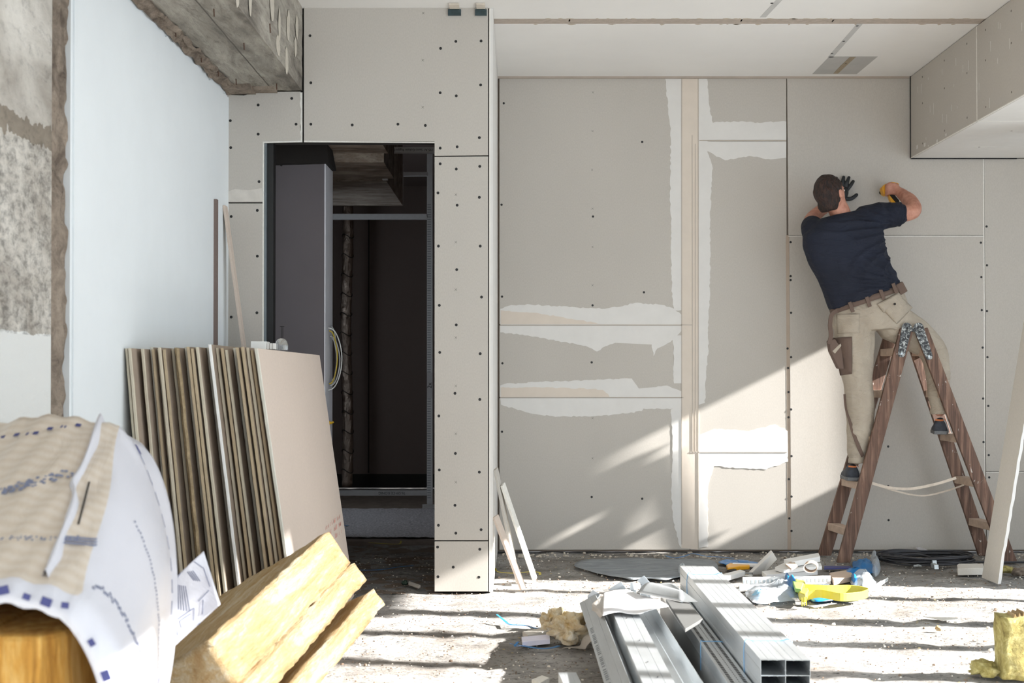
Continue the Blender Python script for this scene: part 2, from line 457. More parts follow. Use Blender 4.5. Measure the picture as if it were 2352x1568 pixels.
board([(2265,1085),(2500,1085),(2500,1262),(2267,1262)], D2, wb, th=.025)
mb = MB()
mb.prism([P(*q, D2-.0005) for q in [(1811,541),(2259,541),(2259,543),(1811,543)]], (0,.004,0))
mb.prism([P(*q, D2-.0005) for q in [(2265,1083),(2500,1083),(2500,1085),(2265,1085)]], (0,.004,0))
mb.prism([P(*q, D2-.0005) for q in [(2258,364),(2260.5,364),(2264,1262),(2262,1262)]], (0,.004,0))
mb.build('paper_edge', M['board_cut'], wb)
mb = MB(); mb.prism([P(*q, DB-.001) for q in [(1805,540),(1812.5,540),(1817,1262),(1809,1262)]], (0,.003,0))
mb.build('joint_shadow_strip', plain('brown_joint_shadow', rgb(178,162,146), 0.85), wb)  # brown strip paints the proud board's shadow along the joint
rj = random.Random(11)
SM = [0]
def smear(pts, mat, D=DB, th=.0012, amp=1.6, step=6, name='joint_compound'):
    out = []; SM[0] += 1; th += SM[0]*.00006
    for i in range(len(pts)):
        a = pts[i]; b = pts[(i+1) % len(pts)]; d = math.hypot(b[0]-a[0], b[1]-a[1])
        straight = len(a) > 2
        n = 1 if straight else max(1, int(d/step))
        for k in range(n):
            t_ = k/n; j = 0 if (k == 0 or straight) else amp
            out.append((a[0]+(b[0]-a[0])*t_+rj.uniform(-j,j), a[1]+(b[1]-a[1])*t_+rj.uniform(-j,j)))
    q = [P(x_, y_, D-th) for x_, y_ in out]
    for v in q: v.y = D-th
    mb = MB(); mb.prism(q, (0, th+.0005, 0)); return mb.build(name, mat, wb)
S = 's'
smear([(1528,181),(1530,202),(1535,250),(1540,300),(1540,400),(1539,450),(1542,520),(1541,560),(1543,660),(1548,712),(1560,1,S)[0:2] if False else (1565,712,S),(1565,181,S)], M['compound'])
smear([(1603,181,S),(1603,930),(1619,925),(1622,860),(1627,800),(1626,740),(1630,700),(1631,600),(1631,500),(1634,420),(1636,380),(1625,350,S),(1625,290),(1638,283),(1632,262),(1628,220),(1624,181,S)], M['compound'])
smear([(1565,181,S),(1565,1258),(1603,1262,S),(1603,181,S)], M['compound_beige'], amp=0.6, step=20, th=.0015)
smear([(1620,288,S),(1640,281),(1690,279),(1740,281),(1806,279,S),(1806,321,S),(1606,321,S)], M['compound'], th=.0014)
smear([(1606,325,S),(1806,325,S),(1806,362,S),(1770,366),(1720,358),(1665,368),(1640,355),(1622,345,S)], M['compound'], th=.0014)
smear([(1149,709),(1168,702),(1218,699),(1344,707),(1394,708),(1430,703),(1459,695),(1513,699),(1545,707),(1565,722,S),(1584,745,S),(1149,745,S)], M['compound'])
smear([(1149,748,S),(1565,748,S),(1565,760,S),(1551,775),(1540,785),(1510,800),(1501,818),(1497,791,S),(1413,787),(1390,795),(1371,807),(1345,794),(1283,783),(1200,768),(1149,763,S)], M['compound'])
smear([(1149,885),(1160,881),(1233,877),(1451,869),(1467,892,S),(1500,889),(1532,885),(1565,898,S),(1565,912,S),(1149,912,S)], M['compound'])
smear([(1149,914,S),(1565,914,S),(1565,938,S),(1545,938),(1478,938),(1474,944),(1398,954),(1275,957),(1207,946),(1151,929,S)], M['compound'])
smear([(1541,770),(1548,800),(1546,860),(1548,880,S),(1565,880,S),(1565,770,S)], M['compound'])
smear([(1541,940),(1545,1000),(1544,1050),(1542,1120),(1545,1180),(1551,1216),(1558,1245),(1565,1258,S),(1565,930,S)], M['compound'])
smear([(1603,1000,S),(1640,985),(1720,990),(1780,975),(1809,990,S),(1810,1060),(1760,1078),(1700,1075),(1640,1070),(1625,1120),(1626,1255),(1603,1258,S)], M['compound'])
smear([(1150,712),(1240,720),(1330,735),(1385,744,S),(1150,744,S)], M['compound_beige'], th=.0017)
smear([(1150,890),(1300,890),(1385,895),(1400,911,S),(1150,911,S)], M['compound_beige'], th=.0017)
# trowel ridges and joint lines
mb = MB()
for (a, b, w_) in (((1149,746),(1590,746),1.0),((1149,912.5),(1570,912.5),1.0),((1606,322.5),(1806,322.5),1.2),((1566,181),(1566,1250),1.0),((1590,310),(1591,1040),.8),((1597,330),(1597,1040),.8),((1604,181),(1604,1258),1.0),((1585,1038),(1808,1038),.8)):
    A = P(*a, DB-.004); B = P(*b, DB-.004); h = Vector((0,0,w_/360)) if abs(a[0]-b[0]) > 20 else Vector((w_/360,0,0))
    mb.prism([A-h, B-h, B+h, A+h], (0,.004,0))
mb.build('trowel_ridge', plain('ridge', rgb(186,176,164), 0.8), wb)
screws([(1157,237),(1152,470),(1153,681),(1154,834),(1153,991),(1362,497),(1361,701),(1359,832),(1359,1141),(1475,326),(1479,671),(1475,1145)], DB, wb)
screws([(1816,556),(1816,634),(1816,643),(1817,718),(1817,820),(1817,940),(1818,1047),(1818,1140),(1818,1219),(2032,559),(2040,1025),(2040,1116),(2041,1194),(2253,557),(2254,636),(2255,712),(2257,798),(2258,915),(2259,1015),(2266,520),(2267,609),(2267,714),(2268,820),(2270,932),(2271,1045),(2272,1096)], D2, wb)
screws([(1809,800),(1810,845),(1811,900),(1811,958),(1812,1100),(1813,1190)], DB-.001, wb)

crosses([(1362,212),(1361,301),(1360,390),(1361,479),(1361,567),(1361,655),(1361,960),(1361,1052)], DB, wb)
# soffit box on the right
zs = P(2097, 364, DB).z; xs = 2.505
mb = MB(); mb.box(xs+.0125, 4.0, 5.2, DB-.012, zs+.0125, CH)
sf = struct(mb.build('ceiling_soffit', M['board']), 'boxed plasterboard soffit under the ceiling at right')
ys = 6.83
for (y0, y1) in ((5.2, ys-.002), (ys+.002, DB-.02)):
    mb = MB(); mb.box(xs, xs+.0125, y0, y1, zs, CH-.004); mb.build('side_board', M['board'], sf, bevel=.0015)
    mb = MB(); mb.box(xs+.0127, 4.0, y0, y1, zs, zs+.0125); mb.build('bottom_board', M['compound'], sf, bevel=.0015)
mb = MB(); mb.box(xs-.001, xs+.001, ys-.004, ys+.004, zs, CH-.004); mb.box(xs, 4, ys-.004, ys+.004, zs-.001, zs+.001)
mb.box(xs-.001, xs+.004, 5.2, DB-.02, zs-.001, zs+.004)
mb.build('board_edge', M['board_cut'], sf)
mb = MB(); mb.box(xs-.004, xs+.02, DB-.02, DB-.013, zs, CH); mb.box(xs, 3.18, DB-.02, DB-.013, zs-.006, zs+.004)
mb.build('shadow_gap', M['black'], sf)
mb = MB()
for yy in (7.75, 7.35, 6.98, 6.70, 6.35):
    for zz in (zs+.05, zs+.3, CH-.06):
        mb.cyl((xs-.001, yy, zz), (xs+.001, yy, zz), .006, 8)
for yy in (7.6, 7.1, 6.7, 6.3):
    for xx in (2.8, 3.3): mb.cyl((xx, yy, zs-.001), (xx, yy, zs+.001), .006, 8)
mb.build('screw_row', plain('screw_grey', rgb(120,112,104), .7), sf)
rr = random.Random(3); mb = MB()
for i in range(26):
    yy = rr.uniform(6.1, 7.9); zz = rr.uniform(zs+.02, CH-.1); l = rr.uniform(.01,.06)
    mb.box(xs-.0008, xs, yy, yy+.004, zz, zz+l)
for i in range(5):
    yy = rr.uniform(7.3, 7.85); zz = rr.uniform(zs+.0, zs+.07); l = rr.uniform(.01,.03)
    mb.box(xs-.0008, xs, yy, yy+l, zz, zz+l*.8)
for i in range(14):
    yy = rr.uniform(6.1, 7.8); xx = rr.uniform(2.55, 3.2); mb.box(xx, xx+rr.uniform(.05,.2), yy, yy+.006, zs-.0008, zs)
mb.build('filler_scrape', M['compound'], sf)

# concrete beam along the left wall
mb = MB()
zb2 = P(600, 209, DF).z
nU = 60
def beam_bot(u, v):
    xx = XL-.0+(xb-XL)*u; yy = -1.6+(DF+1.6)*v
    return (xx, yy, zb2+.004*float(vnoise(xx*40, yy*12))+(.02*float(vnoise(yy*22, 4)) if u < .08 else 0))
mb.grid(beam_bot, 24, 200)
def beam_side(u, v):
    zz = zb2+(CH-zb2)*u; yy = -1.6+(DF+1.6)*v
    return (xb-.004*float(vnoise(zz*30+9, yy*10))+0.002, yy, zz)
mb.grid(beam_side, 16, 200)
bmn = struct(mb.build('ceiling_beam', M['beam'], smooth=True, fixn=False), 'stained rough concrete beam along the left wall')
mb = MB(); rr = random.Random(9)
for i in range(34):     # trowelled white patches and pits on the side
    yy = 3.6+rr.random()*2.8; zz = zb2+.04+rr.random()*.33; h_ = rr.uniform(.04,.10); l = rr.uniform(.03,.06)
    pts = [(xb+.0015+i*.00006, yy+math.cos(a)*l*rr.uniform(.7,1), zz+math.sin(a)*h_*rr.uniform(.7,1)) for a in [k*math.pi/5 for k in range(10)]]
    mb.prism(pts, (.001,0,0))
mb.build('plaster_patch', plain('old_plaster', rgb(190,182,168), .9, var=.1, vs=40), bmn)
mb = MB()
for q in ((491,22),(403,70),(462,129),(501,162),(542,182),(635,193),(620,60),(560,100)):
    p = PZ(*q, zb2); mb.cyl((p.x,p.y,zb2+.01), (p.x+.002,p.y,zb2-.028), .003, 6)
mb.build('nail_stub', plain('rust', rgb(84,60,46), .8), bmn)
mb = MB()
def led(u, v):
    yy = -1.6+(DF+1.6)*v
    return (XL+.004+.055*u+.012*float(vnoise(yy*18, u*3)), yy, zb2-.012+.02*u-.02*float(vnoise(yy*30+3, u*6+2)))
mb.grid(led, 6, 260)
mb.build('mortar_ledge', M['mortar'], bmn, smooth=True, fixn=False)
mb = MB(); mb.box(XL+.02, XL+.15, DF-.16, DF-.01, zb2-.02, zb2+.01); mb.box(XL+.12, XL+.26, DF-.1, DF-.005, zb2-.012, zb2+.01)
mb.build('broken_corner', M['mortar'], bmn)

# unseen right wall: window openings, plus narrow slots shaped to throw the sun patches
def wall_with_holes(x0, x1, yr, zr, holes):
    ys_ = sorted(set([yr[0], yr[1]]+[h[0] for h in holes]+[h[1] for h in holes]))
    mb = MB()
    for a, b in zip(ys_[:-1], ys_[1:]):
        cuts = sorted([(h[2], h[3]) for h in holes if h[0] <= a+1e-6 and h[1] >= b-1e-6]); z = zr[0]
        for c0, c1 in cuts:
            if c0 > z+1e-6: mb.box(x0, x1, a, b, z, c0)
            z = c1
        if z < zr[1]-1e-6: mb.box(x0, x1, a, b, z, zr[1])
    return mb
holes = [(7.60, 7.77, 1.40, 2.345), (7.53, 7.60, 1.89, 2.02), (7.53, 7.60, 2.09, 2.14), (5.30, 6.50, 0.0, 2.30), (4.40, 5.30, 0.0, 2.42), (-1.2, 4.40, 0.0, 2.97)]
wr = struct(wall_with_holes(XR, XR+.06, (-1.6, 8.1), (0, CH+.02), holes).build('wall_right', M['whitewall']), 'unseen right wall with tall window openings and slots shaped for sun patches')
mb = MB()
for yc, w_, h_ in ((6.12,.07,2.3),(5.45,.13,2.3),(4.96,.10,2.4),(4.40,.10,2.4),(3.87,.08,2.3),(3.44,.08,2.3),(2.9,.08,2.3),(2.2,.1,2.97),(1.4,.1,2.97),(.6,.12,2.97),(-.3,.08,2.97)):
    mb.box(XR+.01, XR+.06, yc-w_/2, yc+w_/2, 0, h_)
mb.box(XR+.01, XR+.05, -1.2, 5.0, 0, .05)
struct(mb.build('window_1', plain('window_frame', rgb(220,220,220), .5)), 'window frame in the right wall')
# rear wall behind the camera, mostly open to daylight
mb = MB(); mb.box(XL-.1, 4.2, -1.7, -1.6, 0, .15); mb.box(XL-.1, 4.2, -1.7, -1.6, 2.35, CH+.02)
for xx in (XL-.05, .2, 1.9, 4.0): mb.box(xx, xx+.12, -1.7, -1.6, 0, CH)
struct(mb.build('wall_rear', M['whitewall']), 'rear window wall')
t = NT('dusty_tinted_pane'); o_ = t.t.nodes['Material Output']; tr_ = t.n('BsdfTransparent'); tr_.inputs[0].default_value = (.5,.51,.52,1); t.l(tr_.outputs[0], o_.inputs[0]); M['tint'] = t.m  # material of the unseen filter added to dim the sun
mb = MB(); mb.box(XR+.03, XR+.034, 2.3, 4.40, 2.42, 2.97)  # unseen sheet added to cut the sun reaching the wool slabs
struct(mb.build('sunfilter_added', M['tint']), 'unseen filter added to dim the sun on the wool slabs')
# ---------------------------------------------------------------- the room beyond the doorway
FB = 12.6
mb = MB(); mb.box(-2.6, .2, FB, FB+.1, 0, 3.2); mb.box(-2.7, -2.6, 6.62, 9.2, 0, 3.2); mb.box(-2.7, -2.6, 9.2, 10.6, 0, .95); mb.box(-2.7, -2.6, 9.2, 10.6, 2.0, 3.2); mb.box(-2.7, -2.6, 10.6, FB, 0, 3.2); mb.box(XP2-.02, XP2+.08, 8.2, FB, 0, 3.2)  # opening in the hidden left wall added to lighten this room
mb.box(XP2-.04, XP2-.014, DF+.1, 8.2, 0, 3.2); mb.box(-2.7, XP2-.014, 6.62, FB+.1, 3.03, 3.2); mb.box(-2.7, XL-.1, 6.6, 6.62, 0, 3.1)
fw = struct(mb.build('wall_far', M['farboard']), 'brown boarded walls of the dark room beyond')
mb = MB()
p = P(847, 700, FB); mb.box(p.x-.006, p.x+.006, FB-.004, FB+.01, .15, 2.75); mb.box(-2.6, .0, FB-.01, FB+.01, 0, .14)
mb.build('board_joint', M['dark'], fw)
# wall stub facing the doorway
t, c = m_concrete('grey_render', rgb(150,148,150), rgb(130,127,128), rgb(165,163,165), (1,1,1), .8)
D = 7.0; x0 = P(625,700,D).x; x1 = P(745,700,D).x; zt = P(700,372,D).z
mb = MB(); r_ = random.Random(2)
topj = [(x0+(x1-x0)*k/14, D, zt+r_.uniform(-.012,.012)) for k in range(15)]
mb.prism([(x0, D, 0), (x1, D, 0)]+topj[::-1], (0, .3, 0))
ws = struct(mb.build('wall_stub', plain('smooth_grey_render', rgb(108,102,104), .85, var=.04, vs=3, bump=.08, bs=60)), 'grey rendered wall end seen through the doorway')
mb = MB(); mb.box(x1, x1+.006, D-.001, D+.27, 0, zt+.0)
mb.build('white_reveal', plain('white_reveal', rgb(240,240,246), .7), ws)
mb = MB(); mb.cyl(P(646,379,D-.002), P(646,379,D), .007, 10); p = P(648,750,D-.001)
mb.box(p.x-.012,p.x+.012,D-.001,D,p.z,p.z+.002); mb.box(p.x-.004,p.x-.002,D-.001,D,p.z-.1,p.z); mb.box(p.x+.003,p.x+.005,D-.001,D,p.z-.1,p.z)
mb.build('wall_mark', M['dark'], ws)
# beams beyond the doorway
def xz(px, py, D): q = P(px, py, D); return q.x, q.z
xa, za = xz(880, 395, 7.9)
mb = MB(); mb.box(-2.6, xz(905,400,7.9)[0], 7.3, 7.9, xz(905,410,7.9)[1], 3.03)
mb.box(-2.6, xz(878,350,7.0)[0], 6.62, 7.3, xz(878,352,7.3)[1], 3.03)
t, c = m_concrete('dark_beam_concrete', rgb(150,132,118), rgb(92,76,66), rgb(196,184,168), (.7,2,2), 2)
M['beam2'] = t.set(c, .9)
struct(mb.build('ceiling_beam', M['beam2']), 'spalled concrete beam above the dark doorway')
mb = MB(); mb.box(-2.6, xz(925,460,9.6)[0], 8.4, 9.6, xz(925,472,9.6)[1], 3.03)
struct(mb.build('ceiling_beam', M['beam2']), 'second concrete beam deeper in the dark room')
mb = MB()
r_ = random.Random(8); zt2 = xz(878,352,7.3)[1]
mb.hexa([(x0-.02, 6.95, zt-.02),(x1+.03, 6.95, zt-.01),(x1+.03, 7.25, zt-.01),(x0-.02, 7.25, zt-.02),(x0, 6.98, zt2+.02),(x1+.01, 6.98, zt2+.02),(x1+.01,7.2,zt2+.02),(x0,7.2,zt2+.02)])
mb.build('mortar_gap', M['dark'], ws)
# metal stud frame in the dark room
M['galv'] = plain('galvanised_steel', rgb(186,192,194), .38, .75, var=.06, vs=5)
def m_galv(name, c, rough=.35, metal=.8):
    t = NT(name); n = t.noise(30, 4, t.mapping((1,.08,1))); n2 = t.noise(4, 3)
    col = t.ramp(n, [(0.3, tuple(v*.86 for v in c[:3])+(1,)), (0.7, c)])
    t.bump(t.noise(160, 2, t.mapping((1,.02,1))), .08, .001)
    r = t.ramp(n2, [(0.3, BW(rough)), (0.7, BW(rough+.12))])
    return t.set(col, r, metal)
M['steel'] = m_galv('zinc_coated_steel', rgb(214,218,220), .34, .85)
M['frame'] = plain('pale_zinc', rgb(206,204,202), .6, .1, var=.05, vs=30)
M['steel_dull'] = plain('dull_zinc', rgb(150,152,152), .5, .35, var=.05, vs=30)
fr = thing('steel_framework', 'grey steel stud frame standing in the dark room beyond the doorway', 'metal frame', (P(985,1165,10.7).x, 10.7, 0))
D = 10.7
def strip(a, b, D, w, parent, name, mat='frame'):
    A = P(*a, D); B = P(*b, D); A.y = B.y = D
    d = (B-A).normalized(); n = Vector((-d.z, 0, d.x))*w/2
    mb = MB(); mb.prism([A-n, B-n, B+n, A+n], (0, .045, 0)); return mb.build(name, M[mat], parent)
o = strip((987,345), (987,1160), D, .048, fr, 'upright')
mb = MB()
A = P(985,1160,D)
for k in range(120):
    zc = .08+k*.021
    mb.box(A.x-.014, A.x+.016, D-.0008, D, zc, zc+.008)
mb.build('punched_slots', M['steel_dull'], o)
strip((970,1163), (1000,1163), D, .03, fr, 'foot')
mb = MB(); p = P(987, 885, D-.002); mb.box(p.x-.024, p.x+.024, D-.002, D-.0005, p.z-.11, p.z+.11)
lb = mb.build('paper_label', plain('label_paper', rgb(190,186,184), .8), fr)
strip((763,497), (982,497), D, .045, fr, 'cross_rail')
strip((763,416), (880,416), 9.8, .035, fr, 'cross_rail')
strip((763,465), (925,465), 9.8, .03, fr, 'cross_rail')
strip((921,375), (921,462), 9.8, .03, fr, 'upright')
strip((925,399), (982,399), 9.9, .03, fr, 'cross_rail')
strip((884,350), (884,412), 8.2, .035, fr, 'upright')
o = strip((877,344), (997,344), 8.2, .036, fr, 'head_rail')
strip((760,1132), (980,1132), 11.9, .05, fr, 'floor_track')
def text(s, name, loc, size, mat, parent, rot=(math.pi/2,0,0), sx=1.0):
    cu = bpy.data.curves.new(name, 'FONT'); cu.body = s; cu.size = size; cu.align_x = 'CENTER'; cu.align_y = 'CENTER'
    cu.materials.append(mat)
    o = bpy.data.objects.new(name, cu); COL.objects.link(o); o.location = loc; o.rotation_euler = rot; o.scale = (sx, 1, 1)
    bpy.context.view_layer.update()
    me = bpy.data.meshes.new_from_object(o.evaluated_get(bpy.context.evaluated_depsgraph_get()))
    o2 = bpy.data.objects.new(name, me); COL.objects.link(o2); o2.location = o.location; o2.rotation_euler = o.rotation_euler; o2.scale = o.scale
    bpy.data.objects.remove(o); o = o2; o.name = name
    if parent is not None:
        o.parent = parent; o.matrix_parent_inverse = wmat(parent).inverted()
    return o
p = P(987, 885, D-.003); text('2x', 'label_writing', (p.x, D-.0025, p.z), .05, M['dark'], fr, (math.pi/2, -math.pi/2, 0))
p = P(938, 344, 8.2); text('195 A1 Saint-Gobain Rigips DIN 181', 'stamped_text', (p.x, 8.2-.001, p.z), .022, M['dark'], fr, (math.pi/2, math.pi, 0))
p = P(900, 1132, 11.9); text('76129 CE KONIG', 'stamped_text', (p.x, 11.9-.001, p.z), .034, M['dark'], fr, (math.pi/2, math.pi, 0))
# foil wrapped pipe
t = NT('crumpled_foil'); n = t.noise(24, 5, t.mapping((1,1,.5)), 1.0); t.bump(n, 1.0, .02)
M['foil'] = t.set(rgb(178,160,146), .3, .9)
px_ = P(797, 800, 12.2).x; mb = MB(); R = []; r_ = random.Random(4)
zt = P(797, 470, 12.2).z
nz = 90
for k in range(nz+1):
    zz = .05+(zt-.05)*k/nz
    R.append([(px_+.01*math.sin(zz*3)+(.048+.008*r_.random())*math.cos(a), 12.2+(.048+.008*r_.random())*math.sin(a), zz) for a in [i*math.pi/7 for i in range(14)]])
mb.rings(R)
pipe = tag(mb.build('pipe', M['foil'], smooth=True, origin=(px_, 12.2, .0)), 'tall pipe wrapped in crumpled silver foil in the dark room', 'pipe')
for k in range(14):
    mb = MB(); zc = .2+k*.19; mb.tube([(px_+.01*math.sin(zc*3)+.055*math.cos(a), 12.2+.055*math.sin(a), zc+.02*math.sin(a*2)) for a in [i*math.pi/8 for i in range(16)]], .004, 5, closed=True)
    mb.build('binding_wire', M['dark'], pipe)
# hanging loops of cable on the stub's edge
xe = x1+.01
cc = [rgb(226,226,222), rgb(214,186,62), rgb(206,206,204), rgb(180,180,178), rgb(224,224,220)]
for k, (w_, h_) in enumerate(((.075,.175),(.045,.15),(.055,.14),(.035,.165),(.028,.12))):
    zc = P(765, 825, 7.2).z + (.0, .01, -.01, .02, .0)[k]
    pts = [(xe+.004+w_*math.sin(math.pi*i/16), 7.06+.03*k+.006*math.sin(i), zc+h_*math.cos(math.pi*i/16)) for i in range(17)]
    mb = MB(); mb.tube(smooth_path(pts, 2), .0035, 6)
    tag(mb.build('cable_loop', plain('cable_sheath', cc[k], .5), smooth=True), ['widest white cable loop hanging at the wall end in the doorway', 'yellow cable loop hanging among white cables in the doorway', 'second widest grey-white cable loop at the wall end in the doorway', 'tall narrow grey cable loop nearest the wall end in the doorway', 'smallest white cable loop at the wall end in the doorway'][k], 'cable', 'cables hanging at the wall end')
p = P(759, 971, 7.1)
mb = MB(); mb.cyl((x1, 7.1, p.z), (x1+.03, 7.1, p.z), .008, 12); mb.cyl((x1+.012, 7.1, p.z-.014), (x1+.012, 7.1, p.z+.012), .006, 10); mb.cyl((x1+.03,7.1,p.z+.002),(x1+.038,7.1,p.z+.006),.006,8)
tag(mb.build('pipe_fitting', plain('brass_yellow', rgb(222,178,40), .4), bevel=.001), 'small yellow fitting on the white wall end in the doorway', 'fitting')
# ---------------------------------------------------------------- stack of plasterboard sheets leaning on the left wall
def two_tone(name, a, sc=1):
    return plain(name, a, .85, var=.07, vs=14, bump=.15, bs=120)
edge_m = [two_tone('edge_beige', rgb(196,186,166)), two_tone('edge_pale', rgb(205,201,188)), two_tone('edge_tan', rgb(178,160,132)), two_tone('edge_white', rgb(232,230,226)), plain('edge_crumbly', rgb(170,150,118), .95, var=.25, vs=50, bump=.9, bs=120)]
side_m = two_tone('side_brown', rgb(158,142,126))
tops = [284,293,303,312,321,334,345,356,366,379,392,402,416,427,436,448,457,466,476,489,505,515,525,540,552,562,573]
kinds = [0,0,1,0,1,2,0,0,2,0,4,4,1,2,2,0,1,2,3,0,2,0,1,2,2,0,2]
rs = random.Random(21)
ords = ['first','second','third','fourth','fifth','sixth','seventh','eighth','ninth','tenth','eleventh','twelfth','thirteenth','fourteenth','fifteenth','sixteenth','seventeenth','eighteenth','nineteenth','twentieth']
kn = ['beige edge','pale grey edge','tan edge','bright white edge','crumbly broken edge']
def sheet_obj(xt, lean, yn, yf, h, em, label, sm=None, th=.0125):
    xb_ = xt+lean*h; c = math.cos(math.atan(lean)); t_ = th/c
    mb = MB(); n = 26; R = []
    def prof(zf, y, w):  # cross section row
        x = xb_+(xt-xb_)*zf
        return x, h*zf
    A = []
    for k in range(n+1):
        zf = k/n; x, z = prof(zf, 0, 0); j = rs.uniform(0, .004 if em != 4 else .014)
        A.append((x, z, j))
    rows = []
    for (x, z, j) in A:
        rows.append([(x, yn+.004+j, z), (x+t_*.2, yn+j, z), (x+t_*.8, yn+j, z), (x+t_, yn+.004+j, z), (x+t_, yf, z), (x, yf, z)])
    mb.m = 0
    mb.rings(rows)
    # side faces get the paper material
    mb.mi = []
    for f in mb.f:
        ks = sorted(i % 6 for i in f)
        if len(f) == 6: mb.mi.append(0)
        elif set(ks) in ({3,4}, {0,5}): mb.mi.append(1)
        else: mb.mi.append(0)
    o = mb.build('plasterboard_sheet', [edge_m[em], sm or side_m], origin=(xb_, yn, 0))
    return tag(o, label, 'plasterboard', 'plasterboard sheets stacked on edge against the left wall')
nT = len(tops)
lastr = XL
for i, px in enumerate(tops):
    yn = 4.79+.11*i/(len(tops)-1)+rs.choice((-.03,-.01,.02,.05,.08,.1))+rs.uniform(-.01,.01)+(-.05 if kinds[i] == 3 else 0)
    xt = (px-CX)*yn/FPX
    if xt < XL+.01: xt = XL+.01
    xt = max(xt, lastr+.0005); lastr = xt+.0145
    f = i/(nT-1); lean = .085+.055*f
    k = nT-1-i
    where = (ords[i]+' sheet from the white wall') if i < 14 else (ords[nT-i]+' sheet behind' if False else ords[k+1]+' sheet counted from the big pink face leftwards')
    sheet_obj(xt, lean, yn, 6.28+rs.uniform(-.05,.03), 1.222+rs.uniform(-.006,.006)+(.02 if kinds[i] == 3 else 0), kinds[i], 'plasterboard with '+kn[kinds[i]]+', '+where)
pink = sheet_obj(max((583-CX)*4.86/FPX, lastr+.002), .146, 4.86, 6.38, 1.222, 1, 'outermost plasterboard sheet of the stack showing its whole pinkish face', M['board_pink'], th=.014)
pink['label'] = 'outermost plasterboard of the stack, showing its whole pinkish face'
xt_p = (583-CX)*4.86/FPX
mb = MB()
r2 = random.Random(3)
for i in range(60):   # red printed code
    yy = 6.05+r2.uniform(-.28,.22); zz = .335+r2.choice((0,.035,.07))+(.0); x = xt_p+.146*1.222*(1-zz/1.222)+.0153
    mb.box(x, x+.0006, yy, yy+.004, zz, zz+r2.uniform(.012,.024))
o = mb.build('red_print', plain('faded_red_ink', rgb(205,150,140), .8), pink); o['kind'] = 'stuff'
# things on top of the stack
bx = thing('socket_box', 'white electrical boxes lying on the stacked plasterboard', 'box', (-1.09, 5.28, 1.228))
mb = MB(); mb.box(-1.12, -1.055, 5.25, 5.33, 1.227, 1.26); mb.build('box_body', plain('white_plastic', rgb(236,236,232), .4), bx, bevel=.002)
mb = MB()
for k in range(3): mb.box(-1.054+k*.0125, -1.0435+k*.0125, 5.25, 5.32, 1.227, 1.252)
mb.build('box_lid', M['compound'], bx, bevel=.001)
t = NT('clear_plastic'); M['clear'] = t.set(rgb(235,240,242), .08, 0, Transmission_Weight=.85, IOR=1.3, Alpha=.75)
mb = MB(); R = []
for (z, r) in ((0,.027),(.02,.027),(.035,.024),(.045,.017),(.05,.004)): R.append([(-1.0+r*math.cos(a), 5.3+r*math.sin(a), 1.2245+z) for a in [k*math.pi/10 for k in range(20)]])
mb.rings(R); tag(mb.build('plastic_cup', M['clear'], smooth=True, origin=(-1.0,5.3,1.2245)), 'small clear plastic cup upturned on the pink board edge', 'cup')
# strip leaning in the left corner, and a dark one for the shadow line
def plank(a, b, w, th, wdir, mat, label, name='board_strip', cat='strip', group=None, bevel=.001):
    a = Vector(a); b = Vector(b); d = (b-a).normalized(); wd = Vector(wdir); wd = (wd-d*wd.dot(d)).normalized(); n = d.cross(wd).normalized()
    mb = MB(); mb.prism([a-wd*w/2-n*th/2, a+wd*w/2-n*th/2, b+wd*w/2-n*th/2, b-wd*w/2-n*th/2], n*th)
    o = mb.build(name, mat, bevel=bevel, origin=a)
    return tag(o, label, cat, group)
plank((-1.235, 6.44, .0), (XL+.012, 6.40, 1.985), .06, .0125, (0,1,0), M['board_pink'], 'thin beige strip leaning into the corner beside the doorway')
plank((XL+.012, 6.2, .01), (XL+.012, 6.2, 1.99), .03, .02, (0,1,0), M['farboard'], 'upright narrow brown-grey strip painting the shadow line in the white wall corner')  # dark strip put where a shadow line falls on the wall
# strips leaning on the pillar's side
plank((.026, 6.56, 0.008), (XP2+.012, 6.56, .385), .07, .0125, (.35,1,0), M['board_pink'], 'short beige board strip leaning on the pillar, nearest of three', group='board strips leaning on the pillar')
plank((.0, 6.78, .008), (XP2+.011, 6.72, .62), .07, .0125, (.2,1,0), M['board'], 'tallest grey board strip leaning on the pillar side', group='board strips leaning on the pillar')
plank((.092, 6.84, .008), (-.083, 6.74, .535), .06, .0125, (.3,1,0), M['board_cut'], 'ragged white board strip leaning furthest right from the pillar', group='board strips leaning on the pillar')
# board leaning at the far right
a = PZ(2272, 1334, 0); L0 = PZ(2255,1326,0); R0 = PZ(2291,1341,0); up_ = Vector((.176*2.44, .05, 2.44)); n_ = Vector((.021,.012,0))
mb = MB(); r_ = random.Random(6); RR = []
for k in range(61):
    o_ = up_*(k/60); j = Vector((r_.uniform(-.0025,.0025),0,0)); RR.append([L0+o_, R0+o_+j, R0+o_+n_+j*1.5, L0+o_+n_])
mb.rings(RR); mb.mi = [1 if (len(f) == 4 and {i % 4 for i in f} == {1,2}) or (len(f) == 4 and {i%4 for i in f}=={2,3}) else 0 for f in mb.f]
M['board_light'] = m_board('plasterboard_light', rgb(212,206,196))
tag(mb.build('plasterboard_strip', [M['board_light'], M['compound']], origin=L0), 'long pale plasterboard strip leaning at the right edge beside the ladder', 'plasterboard')

